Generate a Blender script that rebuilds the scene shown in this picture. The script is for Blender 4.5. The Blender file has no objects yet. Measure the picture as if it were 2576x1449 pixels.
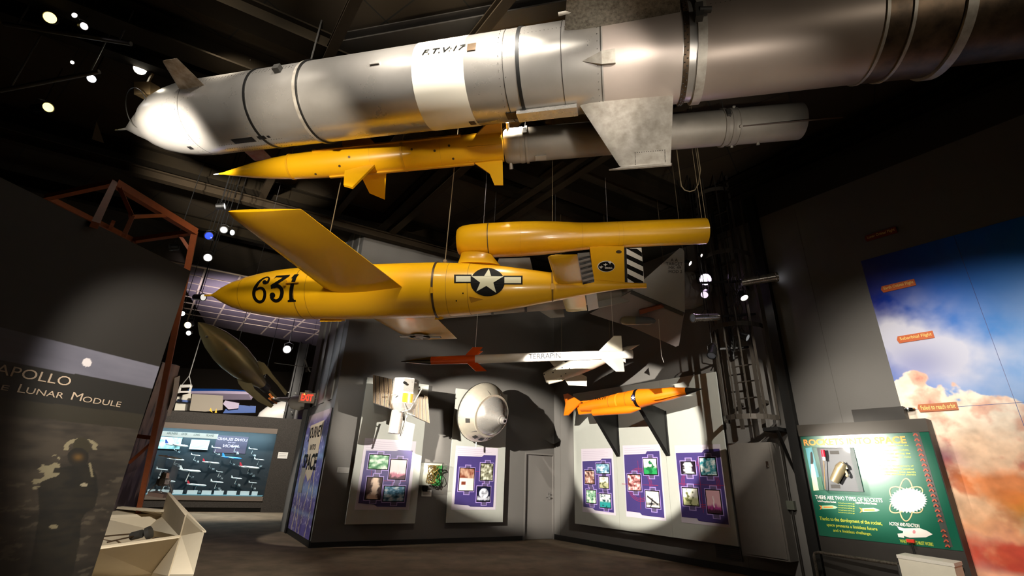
import bpy, bmesh, math, random
from mathutils import Vector as V, Matrix, noise, geometry
random.seed(7)
SC = bpy.context.scene
COL = SC.collection
# ------------------------------------------------------------------ camera
F = 1160.0; PIT = math.radians(22.1); ROL = math.radians(2.1); CAM = V((0, 0, 1.5))
f0 = V((0, math.cos(PIT), math.sin(PIT))); r0 = V((1, 0, 0)); u0 = r0.cross(f0)
rr = r0*math.cos(ROL)+u0*math.sin(ROL); uu = u0*math.cos(ROL)-r0*math.sin(ROL)
cd = bpy.data.cameras.new('camera'); cam = bpy.data.objects.new('camera', cd); COL.objects.link(cam)
cd.sensor_fit = 'HORIZONTAL'; cd.sensor_width = 36; cd.lens = F*36/2576; cd.clip_start = .05; cd.clip_end = 200
M = Matrix((rr, uu, -f0)).transposed().to_4x4(); M.translation = CAM
cam.matrix_world = M; SC.camera = cam
# ------------------------------------------------------------------ view, world, lights
SC.view_settings.view_transform = 'Standard'; SC.view_settings.look = 'None'
SC.view_settings.exposure = 0.0; SC.view_settings.gamma = 1; SC.view_settings.use_curve_mapping = False
SC.cycles.max_bounces = 5; SC.cycles.diffuse_bounces = 3; SC.cycles.glossy_bounces = 3; SC.cycles.transparent_max_bounces = 10
SC.cycles.sample_clamp_indirect = 4; SC.cycles.caustics_reflective = False; SC.cycles.caustics_refractive = False
wd = bpy.data.worlds.new('world'); SC.world = wd; wd.use_nodes = True
wd.node_tree.nodes['Background'].inputs[0].default_value = (1, .72, .40, 1)
wd.node_tree.nodes['Background'].inputs[1].default_value = 0.010

def ray(x, y): return f0+rr*((x-1288)/F)-uu*((y-724.5)/F)
def D(x, y, d): return CAM+ray(x, y)*d
def PZ(x, y, z):
    r = ray(x, y); return CAM+r*((z-CAM.z)/r.z)
def PP(x, y, p, n):
    r = ray(x, y); return CAM+r*((p-CAM).dot(n)/r.dot(n))
def proj(p):
    v = p-CAM; z = v.dot(f0); return 1288+F*v.dot(rr)/z, 724.5-F*v.dot(uu)/z

WARM = (1, .9, .74); NEUT = (1, .93, .82)
def WRP(a, z): return V((1.334, 13.547, z))+V((.5943, -.8042, 0))*a
def WCP(a, z, o): return PZ(470, 1288, 0)+V((0, 0, z))+V((.9318, .3630, 0))*a+V((.3630, -.9318, 0))*o
def spot(name, loc, tgt, power, ang, blend=.35, col=WARM, rad=.06):
    l = bpy.data.lights.new(name, 'SPOT'); l.energy = power; l.spot_size = math.radians(ang); l.spot_blend = blend
    l.color = col; l.shadow_soft_size = rad
    o = bpy.data.objects.new(name, l); COL.objects.link(o); o.location = loc
    o.rotation_euler = (V(tgt)-V(loc)).to_track_quat('-Z', 'Y').to_euler(); return o
def area(name, loc, tgt, power, sx, sy, col=WARM):
    l = bpy.data.lights.new(name, 'AREA'); l.energy = power; l.shape = 'RECTANGLE'; l.size = sx; l.size_y = sy; l.color = col
    o = bpy.data.objects.new(name, l); COL.objects.link(o); o.location = loc
    o.rotation_euler = (V(tgt)-V(loc)).to_track_quat('-Z', 'Y').to_euler(); return o

# unseen spot lamps for the hall, without fixtures; low and fill ones are added
EXPO = 0.45
SC.view_settings.exposure = EXPO
spot('rocket band spot', (-.6, -1.6, 7.2), D(1170, 175, 6.3), 2000, 30, 1.0, NEUT, .22)
spot('rocket top spot left', (-4.0, 2.9, 7.4), D(660, 278, 7.2), 190, 72, .8, NEUT, .12)
spot('rocket top spot middle', (-2.3, 2.8, 7.4), D(900, 238, 6.9), 300, 72, .8, NEUT, .12)
spot('rocket top spot band', (-.7, 2.6, 7.4), D(1150, 205, 6.4), 600, 72, .8, NEUT, .12)
spot('rocket top spot right', (.9, 2.3, 7.4), D(1400, 170, 6.1), 150, 72, .8, NEUT, .12)
spot('nose spot', (-4.7, 3.6, 4.9), D(410, 360, 7.0), 3600, 36, .8, NEUT, .12)
spot('added rocket low front spot', (-1.5, -.8, 3.0), D(600, 270, 7.1), 520, 22, 1.0, NEUT, .15)  # unseen lamp added to lift the rocket's lower front
spot('booster spot', (5.0, -1.5, 5.2), D(1900, 120, 5.5), 130, 60, 1.0, WARM, .25)
spot('rocket fin spot', (1.0, 0.2, 3.2), D(1600, 330, 5.2), 420, 34, .9, NEUT, .15)
spot('flying bomb left spot', (-5.3, 5.6, 6.6), D(690, 690, 7.2), 1150, 80, .8, WARM, .1)
spot('flying bomb centre spot', (-.2, 5.9, 7.2), D(1250, 680, 7.2), 620, 80, .8, WARM, .12)
spot('added flying bomb low fill', (-.9, 0.8, 4.0), D(740, 690, 7.2), 950, 36, .9, WARM, .12)  # added front fill for the flying bomb, no fixture
spot('added flying bomb tail low fill', (1.2, 0.5, 2.0), D(1350, 660, 7.2), 220, 40, .9, WARM, .12)  # added fill from below for the tail, no fixture
spot('yellow missile spot', (-4.6, 4.6, 7.6), D(720, 425, 8.2), 150, 60, .8, WARM, .08)
spot('added yellow missile front spot', (-3.0, 2.0, 4.4), D(860, 410, 8.2), 800, 34, .9, WARM, .08)  # added to brighten the yellow missile from front and below
spot('yellow missile rear spot', (1.5, 2.0, 5.0), D(1250, 380, 8.2), 300, 50, .8, NEUT, .1)
spot('added grey booster spot', (2.4, 1.0, 2.2), D(1680, 335, 8), 420, 36, .9, NEUT, .1)  # added from below to lighten the grey booster
spot('satellite spot', (3.2, 6.3, 3.75), (-2.5, 11.3, 2.45), 2300, 21, .45, NEUT, .03)
spot('capsule spot', (-3.9, 6.2, 3.5), (-.7, 12.3, 2.3), 4300, 28, .4, NEUT, .03)
spot('joined panel spot', (-1.4, 3.6, 3.55), (3.0, 11.3, 2.35), 4600, 24, .2, NEUT, .03)
spot('joined panel second spot', (4.4, 4.2, 5.0), (3.6, 10.6, 2.2), 800, 30, .3, NEUT, .03)
spot('added board glare spot', (1.2, 6.04, 2.35), WRP(7.40, 1.7), 1900, 24, 1.0, NEUT, .09)  # unseen lamp added at the mirror point to make the board's glare
spot('banner spot', (-7.5, 8.4, 4.6), (-4.6, 11.7, 1.5), 420, 34, .2, NEUT, .03)
spot('board wide spot', (2.0, 4.0, 5.0), WRP(7.3, 1.6), 500, 40, .8, NEUT, .06)
spot('mural spot', (-.6, -.5, 4.6), WRP(8.9, 1.9), 2100, 33, .7, NEUT, .05)
spot('mural hot spot', (3.0, 3.0, 3.2), WRP(8.15, 3.4), 330, 34, 1.0, NEUT, .05)
spot('tray spot', (-1.0, 1.4, 3.9), (-3.4, 5.2, .7), 1200, 36, .5, NEUT, .05)
spot('floor spot', (-1.5, 6.0, 7.5), (-2.6, 8.6, 0), 2200, 78, .6, WARM, .1)
spot('far hall spot', (-8.2, 13.5, 6.3), (-9.8, 18.5, 1.2), 1700, 80, .6, NEUT, .2)
spot('far aircraft spot', (-7.6, 14, 6.2), D(580, 1015, 21), 3200, 44, .8, NEUT, .2)
spot('hall grid spot', (-9, 13, 3.6), D(650, 760, 16), 1500, 80, .9, (.85, .8, 1), .3)
spot('drop tank spot', (-7.4, 6.0, 3.6), D(560, 880, 9), 380, 26, .9, (.85, .92, 1), .2)
area('added low fill', (-1, 4, .3), (-1, 4, 9), 16, 9, 7, (1, .75, .42))  # unseen upward fill, added in place of light bounced from below
area('case tube', WCP(-.1, 2.6, -.12), WCP(-.1, 1.3, -.45), 60, 4.2, .06, (.62, .9, 1))


# ------------------------------------------------------------------ helpers
def lin(h, k=1):
    h = h.lstrip('#'); o = []
    for i in (0, 2, 4):
        c = int(h[i:i+2], 16)/255; o.append((c/12.92 if c <= .04045 else ((c+.055)/1.055)**2.4)*k)
    return o
MATS = {}
def mat(name, col='#808080', rough=.5, metal=0, var=.0, vscale=6, bump=0, bscale=60, emit=None, es=1, coat=0, stretch=None, col2=None, rvar=0, spec=None):
    if name in MATS: return MATS[name]
    m = bpy.data.materials.new(name); m.use_nodes = True; nt = m.node_tree; b = nt.nodes['Principled BSDF']
    c = lin(col) if isinstance(col, str) else list(col)
    b.inputs['Base Color'].default_value = (*c, 1); b.inputs['Roughness'].default_value = rough; b.inputs['Metallic'].default_value = metal
    b.inputs['Coat Weight'].default_value = coat; b.inputs['Coat Roughness'].default_value = .12
    if spec is not None: b.inputs['Specular IOR Level'].default_value = spec
    if emit: b.inputs['Emission Color'].default_value = (*(lin(emit) if isinstance(emit, str) else emit), 1); b.inputs['Emission Strength'].default_value = es
    if var or col2 or bump or rvar:
        tc = nt.nodes.new('ShaderNodeTexCoord'); mp = nt.nodes.new('ShaderNodeMapping'); nt.links.new(tc.outputs['Object'], mp.inputs[0])
        if stretch: mp.inputs['Scale'].default_value = stretch
        n = nt.nodes.new('ShaderNodeTexNoise'); n.inputs['Scale'].default_value = vscale; n.inputs['Detail'].default_value = 6; n.inputs['Roughness'].default_value = .6
        nt.links.new(mp.outputs[0], n.inputs['Vector'])
        if var or col2:
            r = nt.nodes.new('ShaderNodeValToRGB'); nt.links.new(n.outputs[0], r.inputs[0])
            c2 = lin(col2) if col2 else [x*(1-var) for x in c]
            r.color_ramp.elements[0].position = .33; r.color_ramp.elements[1].position = .67
            r.color_ramp.elements[0].color = (*c2, 1); r.color_ramp.elements[1].color = (*c, 1)
            nt.links.new(r.outputs[0], b.inputs['Base Color'])
        if rvar:
            mr = nt.nodes.new('ShaderNodeMapRange'); mr.inputs[3].default_value = rough-rvar; mr.inputs[4].default_value = rough+rvar
            mr.inputs[1].default_value = .3; mr.inputs[2].default_value = .7
            nt.links.new(n.outputs[0], mr.inputs[0]); nt.links.new(mr.outputs[0], b.inputs['Roughness'])
        if bump:
            n2 = nt.nodes.new('ShaderNodeTexNoise'); n2.inputs['Scale'].default_value = bscale; n2.inputs['Detail'].default_value = 3
            nt.links.new(tc.outputs['Object'], n2.inputs['Vector'])
            bp = nt.nodes.new('ShaderNodeBump'); bp.inputs['Strength'].default_value = bump; bp.inputs['Distance'].default_value = .01
            nt.links.new(n2.outputs[0], bp.inputs['Height']); nt.links.new(bp.outputs[0], b.inputs['Normal'])
    MATS[name] = m; return m
def glassmat(name, tint=(1, 1, 1), refl=.06):
    m = bpy.data.materials.new(name); m.use_nodes = True; nt = m.node_tree; nt.nodes.clear()
    o = nt.nodes.new('ShaderNodeOutputMaterial'); mx = nt.nodes.new('ShaderNodeMixShader'); t = nt.nodes.new('ShaderNodeBsdfTransparent')
    g = nt.nodes.new('ShaderNodeBsdfGlossy'); fr = nt.nodes.new('ShaderNodeMath'); fr.operation = 'MULTIPLY_ADD'; lw = nt.nodes.new('ShaderNodeLayerWeight'); pw = nt.nodes.new('ShaderNodeMath'); pw.operation = 'POWER'; pw.inputs[1].default_value = 3; nt.links.new(lw.outputs['Facing'], pw.inputs[0]); nt.links.new(pw.outputs[0], fr.inputs[0]); fr.inputs[1].default_value = .35; fr.inputs[2].default_value = .03
    g.inputs['Roughness'].default_value = .02; t.inputs[0].default_value = (*tint, 1)
    nt.links.new(fr.outputs[0], mx.inputs[0]); nt.links.new(t.outputs[0], mx.inputs[1]); nt.links.new(g.outputs[0], mx.inputs[2]); nt.links.new(mx.outputs[0], o.inputs[0])
    return m
def printmat(name, rough=.35, coat=0):
    m = bpy.data.materials.new(name); m.use_nodes = True; nt = m.node_tree; b = nt.nodes['Principled BSDF']
    a = nt.nodes.new('ShaderNodeVertexColor'); a.layer_name = 'Col'; nt.links.new(a.outputs[0], b.inputs['Base Color'])
    b.inputs['Roughness'].default_value = rough; b.inputs['Coat Weight'].default_value = coat; b.inputs['Coat Roughness'].default_value = .08
    return m

WMX = {}
def wmat(o): return WMX.get(o.name, Matrix.Identity(4))
def tagit(o, label=None, cat=None, group=None, kind=None):
    if label: o['label'] = label
    if cat: o['category'] = cat
    if group: o['group'] = group
    if kind: o['kind'] = kind
def thing(name, label, cat, loc=(0, 0, 0), group=None, mx=None):
    o = bpy.data.objects.new(name, None); COL.objects.link(o); o.empty_display_size = .1
    m = mx if mx is not None else Matrix.Translation(V(loc)); o.matrix_world = m; WMX[o.name] = m.copy()
    tagit(o, label, cat, group); return o

class MB:
    def __init__(s): s.v = []; s.f = []; s.m = []; s.c = None
    def add(s, vs, fs, mi=0):
        b = len(s.v); s.v += [V(p) for p in vs]
        for f in fs: s.f.append([b+i for i in f]); s.m.append(mi)
    def poly(s, pts, mi=0): s.add(pts, [range(len(pts))], mi)
    def hull8(s, p, mi=0):   # p: 4 bottom, 4 top
        s.add(p, [(3, 2, 1, 0), (4, 5, 6, 7), (0, 1, 5, 4), (1, 2, 6, 5), (2, 3, 7, 6), (3, 0, 4, 7)], mi)
    def box(s, c, hx, hy, hz, mi=0):   # half vectors
        c = V(c); hx, hy, hz = V(hx), V(hy), V(hz)
        s.hull8([c-hx-hy-hz, c+hx-hy-hz, c+hx+hy-hz, c-hx+hy-hz, c-hx-hy+hz, c+hx-hy+hz, c+hx+hy+hz, c-hx+hy+hz], mi)
    def abox(s, x0, x1, y0, y1, z0, z1, mi=0):
        s.box(((x0+x1)/2, (y0+y1)/2, (z0+z1)/2), ((x1-x0)/2, 0, 0), (0, (y1-y0)/2, 0), (0, 0, (z1-z0)/2), mi)
    def bar(s, p0, p1, w, h, up=(0, 0, 1), mi=0):
        p0, p1 = V(p0), V(p1); a = (p1-p0); x = a.cross(V(up))
        if x.length < 1e-6: x = a.cross(V((1, 0, 0)))
        x.normalize(); y = x.cross(a).normalized()
        s.box((p0+p1)/2, a/2, x*w/2, y*h/2, mi)
    def ibeam(s, p0, p1, w, h, t=.02, up=(0, 0, 1), mi=0):
        p0, p1, up = V(p0), V(p1), V(up)
        s.bar(p0+up*(h/2-t/2), p1+up*(h/2-t/2), w, t, up, mi); s.bar(p0-up*(h/2-t/2), p1-up*(h/2-t/2), w, t, up, mi); s.bar(p0, p1, t, h-2*t, up, mi)
    def prism(s, pts, n, t, mi=0):
        n = V(n).normalized(); k = len(pts); a = [V(p)+n*t/2 for p in pts]; b = [V(p)-n*t/2 for p in pts]
        tri = geometry.tessellate_polygon([a])
        fs = [tuple(x) for x in tri]+[tuple(i+k for i in reversed(x)) for x in tri]
        fs += [(i, (i+1) % k, (i+1) % k+k, i+k) for i in range(k)]
        s.add(a+b, fs, mi)
    def loft(s, rings, mi=0, closed=True, cap=True):
        k = len(rings[0]); vs = [p for r in rings for p in r]; fs = []
        for i in range(len(rings)-1):
            for j in range(k if closed else k-1):
                a = i*k+j; b = i*k+(j+1) % k; fs.append((a, b, b+k, a+k))
        if cap: fs += [tuple(range(k-1, -1, -1)), tuple((len(rings)-1)*k+j for j in range(k))]
        s.add(vs, fs, mi)
    def wing(s, rl, tl, tt, rt, n, t0, t1, mi=0, tipround=True):
        n = V(n).normalized(); rings = []
        X = [(0, 0), (.03, .45), (.12, .85), (.3, 1), (.55, .8), (.8, .4), (1, .05)]
        pr = X+[(x, -y) for x, y in reversed(X[1:])]
        ws = [(0, 1), (.33, 1), (.66, 1), (.96, 1), (1.0, .35)] if tipround else [(0, 1), (1, 1)]
        for w, k in ws:
            a = V(rl).lerp(V(tl), w); b = V(rt).lerp(V(tt), w); th = (t0+(t1-t0)*w)/2*k
            if k < 1: a = a.lerp(b, .04)
            rings.append([a.lerp(b, x)+n*y*th for x, y in pr])
        s.loft(rings, mi)
    def lathe(s, p, ax, prof, seg=40, mi=0, th0=0, th1=2*math.pi, ref=None, cap=True):
        p = V(p); ax = V(ax).normalized(); ref = V(ref) if ref else V((0, 0, 1))
        if abs(ax.dot(ref.normalized())) > .98 : ref = V((1, 0, 0))
        c = (ref-ax*ref.dot(ax)).normalized(); d = ax.cross(c); full = abs(th1-th0) > 6.28; k = seg if full else seg+1
        rings = []
        for t, r in prof: rings.append([p+ax*t+(c*math.cos(th0+(th1-th0)*j/seg)+d*math.sin(th0+(th1-th0)*j/seg))*r for j in range(k)])
        s.loft(rings, mi, closed=full, cap=cap and full)
    def cyl(s, p0, p1, r0, r1=None, seg=16, mi=0):
        p0, p1 = V(p0), V(p1); r1 = r0 if r1 is None else r1
        s.lathe(p0, p1-p0, [(0, r0), ((p1-p0).length, r1)], seg, mi)
    def tube(s, pts, r, seg=8, mi=0):
        pts = [V(p) for p in pts]; rings = []
        for i, p in enumerate(pts):
            a = (pts[min(i+1, len(pts)-1)]-pts[max(i-1, 0)]).normalized()
            x = a.cross(V((0, .1, 1))); x = x.normalized() if x.length > 1e-3 else V((1, 0, 0)); y = a.cross(x)
            rings.append([p+(x*math.cos(6.28318*j/seg)+y*math.sin(6.28318*j/seg))*r for j in range(seg)])
        s.loft(rings, mi)
    def ball(s, c, r, seg=16, mi=0, sc=(1, 1, 1)):
        c = V(c); n = seg//2; rings = []
        for i in range(n+1):
            a = math.pi*(i+.001)/(n+.002); rings.append([c+V((math.sin(a)*math.cos(6.28318*j/seg)*sc[0], math.sin(a)*math.sin(6.28318*j/seg)*sc[1], -math.cos(a)*sc[2]))*r for j in range(seg)])
        s.loft(rings, mi)
    def decal(s, g, mapf, mi=0): s.add([mapf(u, v) for u, v in g[0]], g[1], mi)
    def build(s, name, m, parent=None, label=None, cat=None, group=None, kind=None, org=None, local=False, smooth=35):
        if parent is not None:
            W = wmat(parent); L = Matrix.Identity(4)
        else:
            L = Matrix.Translation(V(org)) if org is not None else Matrix.Translation(sum((p for p in s.v), V())/max(1, len(s.v)))
            W = L
        I = W.inverted() if not (local and parent is not None) else Matrix.Identity(4)
        me = bpy.data.meshes.new(name); me.from_pydata([I @ p for p in s.v], [], s.f)
        ms = m if isinstance(m, (list, tuple)) else [m]
        for x in ms: me.materials.append(x)
        if len(ms) > 1: me.polygons.foreach_set('material_index', s.m)
        bm = bmesh.new(); bm.from_mesh(me); bmesh.ops.recalc_face_normals(bm, faces=bm.faces); bm.to_mesh(me); bm.free()
        if s.c is not None:
            ca = me.color_attributes.new('Col', 'FLOAT_COLOR', 'POINT')
            for i, c in enumerate(s.c): ca.data[i].color = (*c, 1)
        if smooth:
            me.polygons.foreach_set('use_smooth', [True]*len(me.polygons)); me.set_sharp_from_angle(angle=math.radians(smooth))
        o = bpy.data.objects.new(name, me); COL.objects.link(o)
        if parent is not None: o.parent = parent; WMX[o.name] = W.copy()
        else: o.matrix_world = L; WMX[o.name] = L.copy()
        tagit(o, label, cat, group, kind); return o

def fbm(x, y, z=0, o=4):
    return noise.fractal(V((x, y, z)), 1.0, 2.0, o)
def mixc(a, b, t):
    t = max(0, min(1, t)); return [a[i]+(b[i]-a[i])*t for i in range(3)]
def sstep(a, b, x):
    t = max(0, min(1, (x-a)/(b-a))); return t*t*(3-2*t)
def gridprint(name, mapf, s0, s1, z0, z1, nx, nz, fn, m, parent=None, thick=None, **kw):
    mb = MB(); mb.c = []
    for j in range(nz+1):
        for i in range(nx+1):
            s = s0+(s1-s0)*i/nx; z = z0+(z1-z0)*j/nz; mb.v.append(mapf(s, z)); mb.c.append(fn(s, z))
    for j in range(nz):
        for i in range(nx): a = j*(nx+1)+i; mb.f.append([a, a+1, a+nx+2, a+nx+1]); mb.m.append(0)
    return mb.build(name, m, parent, smooth=0, **kw)

_T = {}
def text2d(t, size=1, align='CENTER', xs=1, bold=0, shear=0):
    k = (t, align, bold)
    if k not in _T:
        cu = bpy.data.curves.new('t', 'FONT'); cu.body = t; cu.size = 1; cu.align_x = align; cu.resolution_u = 3; cu.offset = bold
        o = bpy.data.objects.new('t', cu); me = bpy.data.meshes.new_from_object(o)
        vs = [(v.co.x, v.co.y) for v in me.vertices]; fs = [tuple(p.vertices) for p in me.polygons]
        bpy.data.objects.remove(o); bpy.data.meshes.remove(me); bpy.data.curves.remove(cu); _T[k] = (vs, fs)
    vs, fs = _T[k]
    return [((x+y*shear)*size*xs, y*size) for x, y in vs], fs
def textfit(t, u0, u1, v0, v1, bold=0, shear=0):   # text scaled to fill a box
    vs, fs = text2d(t, 1, 'LEFT', 1, bold, shear); xs = [p[0] for p in vs]; ys = [p[1] for p in vs]
    a, b, c, d = min(xs), max(xs), min(ys), max(ys)
    return [(u0+(x-a)/(b-a)*(u1-u0), v0+(y-c)/(d-c)*(v1-v0)) for x, y in vs], fs
def poly2d(pts): return list(pts), [tuple(t) for t in geometry.tessellate_polygon([[V((x, y, 0)) for x, y in pts]])]
def join2d(*gs):
    vs, fs = [], []
    for g in gs: b = len(vs); vs += list(g[0]); fs += [tuple(i+b for i in f) for f in g[1]]
    return vs, fs
def slice2d(g, step, axis=1):
    bm = bmesh.new(); vv = [bm.verts.new((x, y, 0)) for x, y in g[0]]
    for f in g[1]:
        try: bm.faces.new([vv[i] for i in f])
        except ValueError: pass
    lo = min(p[axis] for p in g[0]); hi = max(p[axis] for p in g[0]); n = int((hi-lo)/step)
    for i in range(1, n+1):
        no = V((0, 1, 0)) if axis else V((1, 0, 0))
        bmesh.ops.bisect_plane(bm, geom=bm.verts[:]+bm.edges[:]+bm.faces[:], plane_co=no*(lo+i*(hi-lo)/(n+1)), plane_no=no)
    bm.verts.index_update(); vs = [(v.co.x, v.co.y) for v in bm.verts]; fs = [tuple(v.index for v in f.verts) for f in bm.faces]; bm.free()
    return vs, fs
def star2d(cx, cy, r, rot=0, k=.382):
    p = [(cx+(r if i % 2 == 0 else r*k)*math.sin(rot+i*math.pi/5), cy+(r if i % 2 == 0 else r*k)*math.cos(rot+i*math.pi/5)) for i in range(10)]
    return poly2d(p)
def circ2d(cx, cy, rx, ry=None, n=32):
    ry = ry or rx; return poly2d([(cx+rx*math.cos(6.28318*i/n), cy+ry*math.sin(6.28318*i/n)) for i in range(n)])
def rect2d(a, b, c, d): return [(a, c), (b, c), (b, d), (a, d)], [(0, 1, 2, 3)]
def stroke2d(pts, widths):   # variable-width stroke through points
    k = len(pts); L, R = [], []
    for i, (x, y) in enumerate(pts):
        a = pts[max(0, i-1)]; b = pts[min(k-1, i+1)]; dx, dy = b[0]-a[0], b[1]-a[1]; l = math.hypot(dx, dy) or 1
        w = widths[i] if isinstance(widths, (list, tuple)) else widths
        L.append((x-dy/l*w/2, y+dx/l*w/2)); R.append((x+dy/l*w/2, y-dx/l*w/2))
    return L+R, [(i, i+1, k+i+1, k+i) for i in range(k-1)]
def cat2(pts, n=6):   # catmull-rom through points with width as third value
    out = []; P = [pts[0]]+list(pts)+[pts[-1]]
    for i in range(1, len(P)-2):
        for j in range(n):
            t = j/n; out.append(tuple(.5*((2*P[i][k])+(-P[i-1][k]+P[i+1][k])*t+(2*P[i-1][k]-5*P[i][k]+4*P[i+1][k]-P[i+2][k])*t*t+(-P[i-1][k]+3*P[i][k]-3*P[i+1][k]+P[i+2][k])*t**3) for k in range(3)))
    out.append(pts[-1]); return stroke2d([(p[0], p[1]) for p in out], [p[2] for p in out])

class Body:    # a body of revolution along an axis; th=0 faces the viewer's side, th=90 up
    def __init__(s, p0, p1, prof=None, r=1):
        s.p = V(p0); s.ax = (V(p1)-s.p).normalized(); s.L = (V(p1)-s.p).length
        c = CAM-(s.p+V(p1))/2; s.c = (c-s.ax*c.dot(s.ax)).normalized(); s.s = s.ax.cross(s.c)
        if s.s.z < 0: s.s = -s.s
        s.prof = prof or [(0, r), (s.L, r)]
    def r(s, t):
        P = s.prof
        if t <= P[0][0]: return P[0][1]
        for (a, b), (c, d) in zip(P, P[1:]):
            if t <= c: return b+(d-b)*(t-a)/max(1e-9, c-a)
        return P[-1][1]
    def dirv(s, th): th = math.radians(th); return s.c*math.cos(th)+s.s*math.sin(th)
    def pt(s, t, th, off=0, r=None): return s.p+s.ax*t+s.dirv(th)*((s.r(t) if r is None else r)+off)
    def tpx(s, px, th=None, r=None):
        lo, hi = -12, 25
        if (s.pt(1, 0, 0, 0)-s.pt(0, 0, 0, 0)).dot(rr) < 0: lo, hi = hi, lo
        for _ in range(50):
            m = (lo+hi)/2; q = s.pt(m, th or 0, 0, 0 if th is None else (s.r(m) if r is None else r))
            if (q-CAM).dot(f0) <= .2: x = 1e5
            else: x = proj(q)[0]
            if x < px: lo = m
            else: hi = m
        return (lo+hi)/2
    def lathe(s, mb, prof, seg=48, mi=0, cap=True): mb.lathe(s.p, s.ax, prof, seg, mi, ref=s.c, cap=cap)
    def ring(s, mb, t, w, h, seg=48, mi=0):
        a, b = s.r(t-w/2), s.r(t+w/2); s.lathe(mb, [(t-w/2, a-.01), (t-w/2, a+h), (t+w/2, b+h), (t+w/2, b-.01)], seg, mi, cap=False)
    def patch(s, mb, t0, t1, a0, a1, off, mi=0, th=.0, n=8):
        for i in range(n):
            A, B = a0+(a1-a0)*i/n, a0+(a1-a0)*(i+1)/n
            if th: mb.hull8([s.pt(t0, A, off-th), s.pt(t1, A, off-th), s.pt(t1, B, off-th), s.pt(t0, B, off-th), s.pt(t0, A, off), s.pt(t1, A, off), s.pt(t1, B, off), s.pt(t0, B, off)], mi)
            else: mb.poly([s.pt(t0, A, off), s.pt(t1, A, off), s.pt(t1, B, off), s.pt(t0, B, off)], mi)
    def finpx(s, mb, th, pxs, thick, mi=0):
        n = s.ax.cross(s.dirv(th)); pts = [PP(x, y, s.p, n) for x, y in pxs]; mb.prism(pts, n, thick, mi); return pts, n
    def map(s, t0, th0, flip=1):   # u along axis, v around (up)
        return lambda u, v, off=.004: s.pt(t0+u*flip, th0+math.degrees(v/max(.05, s.r(t0+u*flip))), off)

class Wall:
    def __init__(s, o, e):
        s.o = V((o[0], o[1], 0)); s.u = V((e[0]-o[0], e[1]-o[1], 0)); s.L = s.u.length; s.u.normalize()
        s.n = V((-s.u.y, s.u.x, 0))
        if s.n.dot(CAM-s.o) < 0: s.n = -s.n
    def P(s, a, z, off=0): return s.o+s.u*a+V((0, 0, z))+s.n*off
    def hit(s, x, y, off=0):
        p = PP(x, y, s.o+s.n*off, s.n); return (p-s.o).dot(s.u), p.z
    def box(s, mb, a0, a1, z0, z1, o0, o1, mi=0):
        mb.hull8([s.P(a0, z0, o0), s.P(a1, z0, o0), s.P(a1, z0, o1), s.P(a0, z0, o1), s.P(a0, z1, o0), s.P(a1, z1, o0), s.P(a1, z1, o1), s.P(a0, z1, o1)], mi)
    def map(s, off, a0=0, z0=0): return lambda u, v: s.P(a0+u, z0+v, off)
def cab(par, p, m, r=.006):
    mb = MB(); cable(mb, p, CEIL, r); return mb.build('hanging_cable', m, par)
def cable(mb, p, top=8.75, r=.004, lean=(0, 0)):
    p = V(p); mb.cyl(p, V((p.x+lean[0], p.y+lean[1], top)), r, seg=5)

UB = V((.8769, .4807, 0)); UR = V((.5943, -.8042, 0))    # directions of the back and the right wall
C0 = V((1.334, 13.547, 0)); B0 = V((-3.898, 10.679, 0)); A0 = V((-5.302, 12.834, 0))
WB = Wall(B0, C0); WR = Wall(C0, C0+UR*12); WA = Wall(A0, B0)
CEIL = 7.8
# ------------------------------------------------------------------ materials
m_wall = mat('wall paint grey', '#6c6965', .75, var=.06, vscale=1.2, bump=.15, bscale=40)
m_wallc = mat('corrugated wall grey', '#92918f', .6)
m_black = mat('black satin', '#0b0a09', .5)
m_dark = mat('dark painted steel', '#26211b', .6, var=.3, vscale=3)
m_dgrey = mat('dark grey metal', '#3a3835', .5)
m_carpet = mat('brown grey carpet', '#8a7862', .95, col2='#6c5d4a', vscale=2.2, bump=.5, bscale=300)
m_alu = mat('bare aluminium', '#bdb8b2', .29, .68, col2='#b2aca5', vscale=1.6, rvar=.035, stretch=(1, 1, 1))
m_alu2 = mat('polished aluminium', '#d2cdc6', .27, .7, var=.05, vscale=5, rvar=.05)
m_aludull = mat('dull aluminium sheet', '#b5aea4', .48, .4, col2='#989084', vscale=9, rvar=.1)
m_alugrey = mat('grey painted tube', '#a39b90', .55, .25, col2='#918a80', vscale=1.5)
m_brown = mat('worn brown metal', '#6a5642', .42, .6, col2='#3a2e20', vscale=4)
m_yel = mat('yellow paint', '#e8ae12', .32, col2='#e3a80f', vscale=1.2, coat=.3)
m_yel2 = mat('yellow paint duller', '#dea51a', .4, col2='#d09812', vscale=2)
m_grey = mat('light grey paint', '#9d9a94', .5, var=.12, vscale=2)
m_white = mat('white paint', '#e9e4dc', .4, var=.04, vscale=2)
m_cream = mat('cream paint', '#d9d2c0', .5, var=.06)
m_orange = mat('orange paint', '#e0560c', .38, coat=.3)
m_orange2 = mat('fluorescent orange paint', '#ee7a10', .35, col2='#e87408', vscale=3, coat=.3)
m_ink = mat('black lettering', '#0a0806', .6, spec=.15)
m_chrome = mat('chrome', '#d8d8d8', .12, 1)
m_panel = mat('panel grey green', '#b4b6ae', .6, var=.03)
m_lav = mat('poster lavender', '#cfc6d2', .45)
m_purple = mat('poster purple', '#463a78', .35, var=.12, vscale=2)
m_glowl = mat('photo glow edge', '#a58fd0', .4)
m_redline = mat('poster red line', '#a12a4a', .4)
m_greyc = mat('caption grey', '#5b4f74', .4)
m_glass = glassmat('clear acrylic')
m_print = printmat('printed picture', .35)
m_printg = printmat('glossy mural print', .25, .25)
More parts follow.
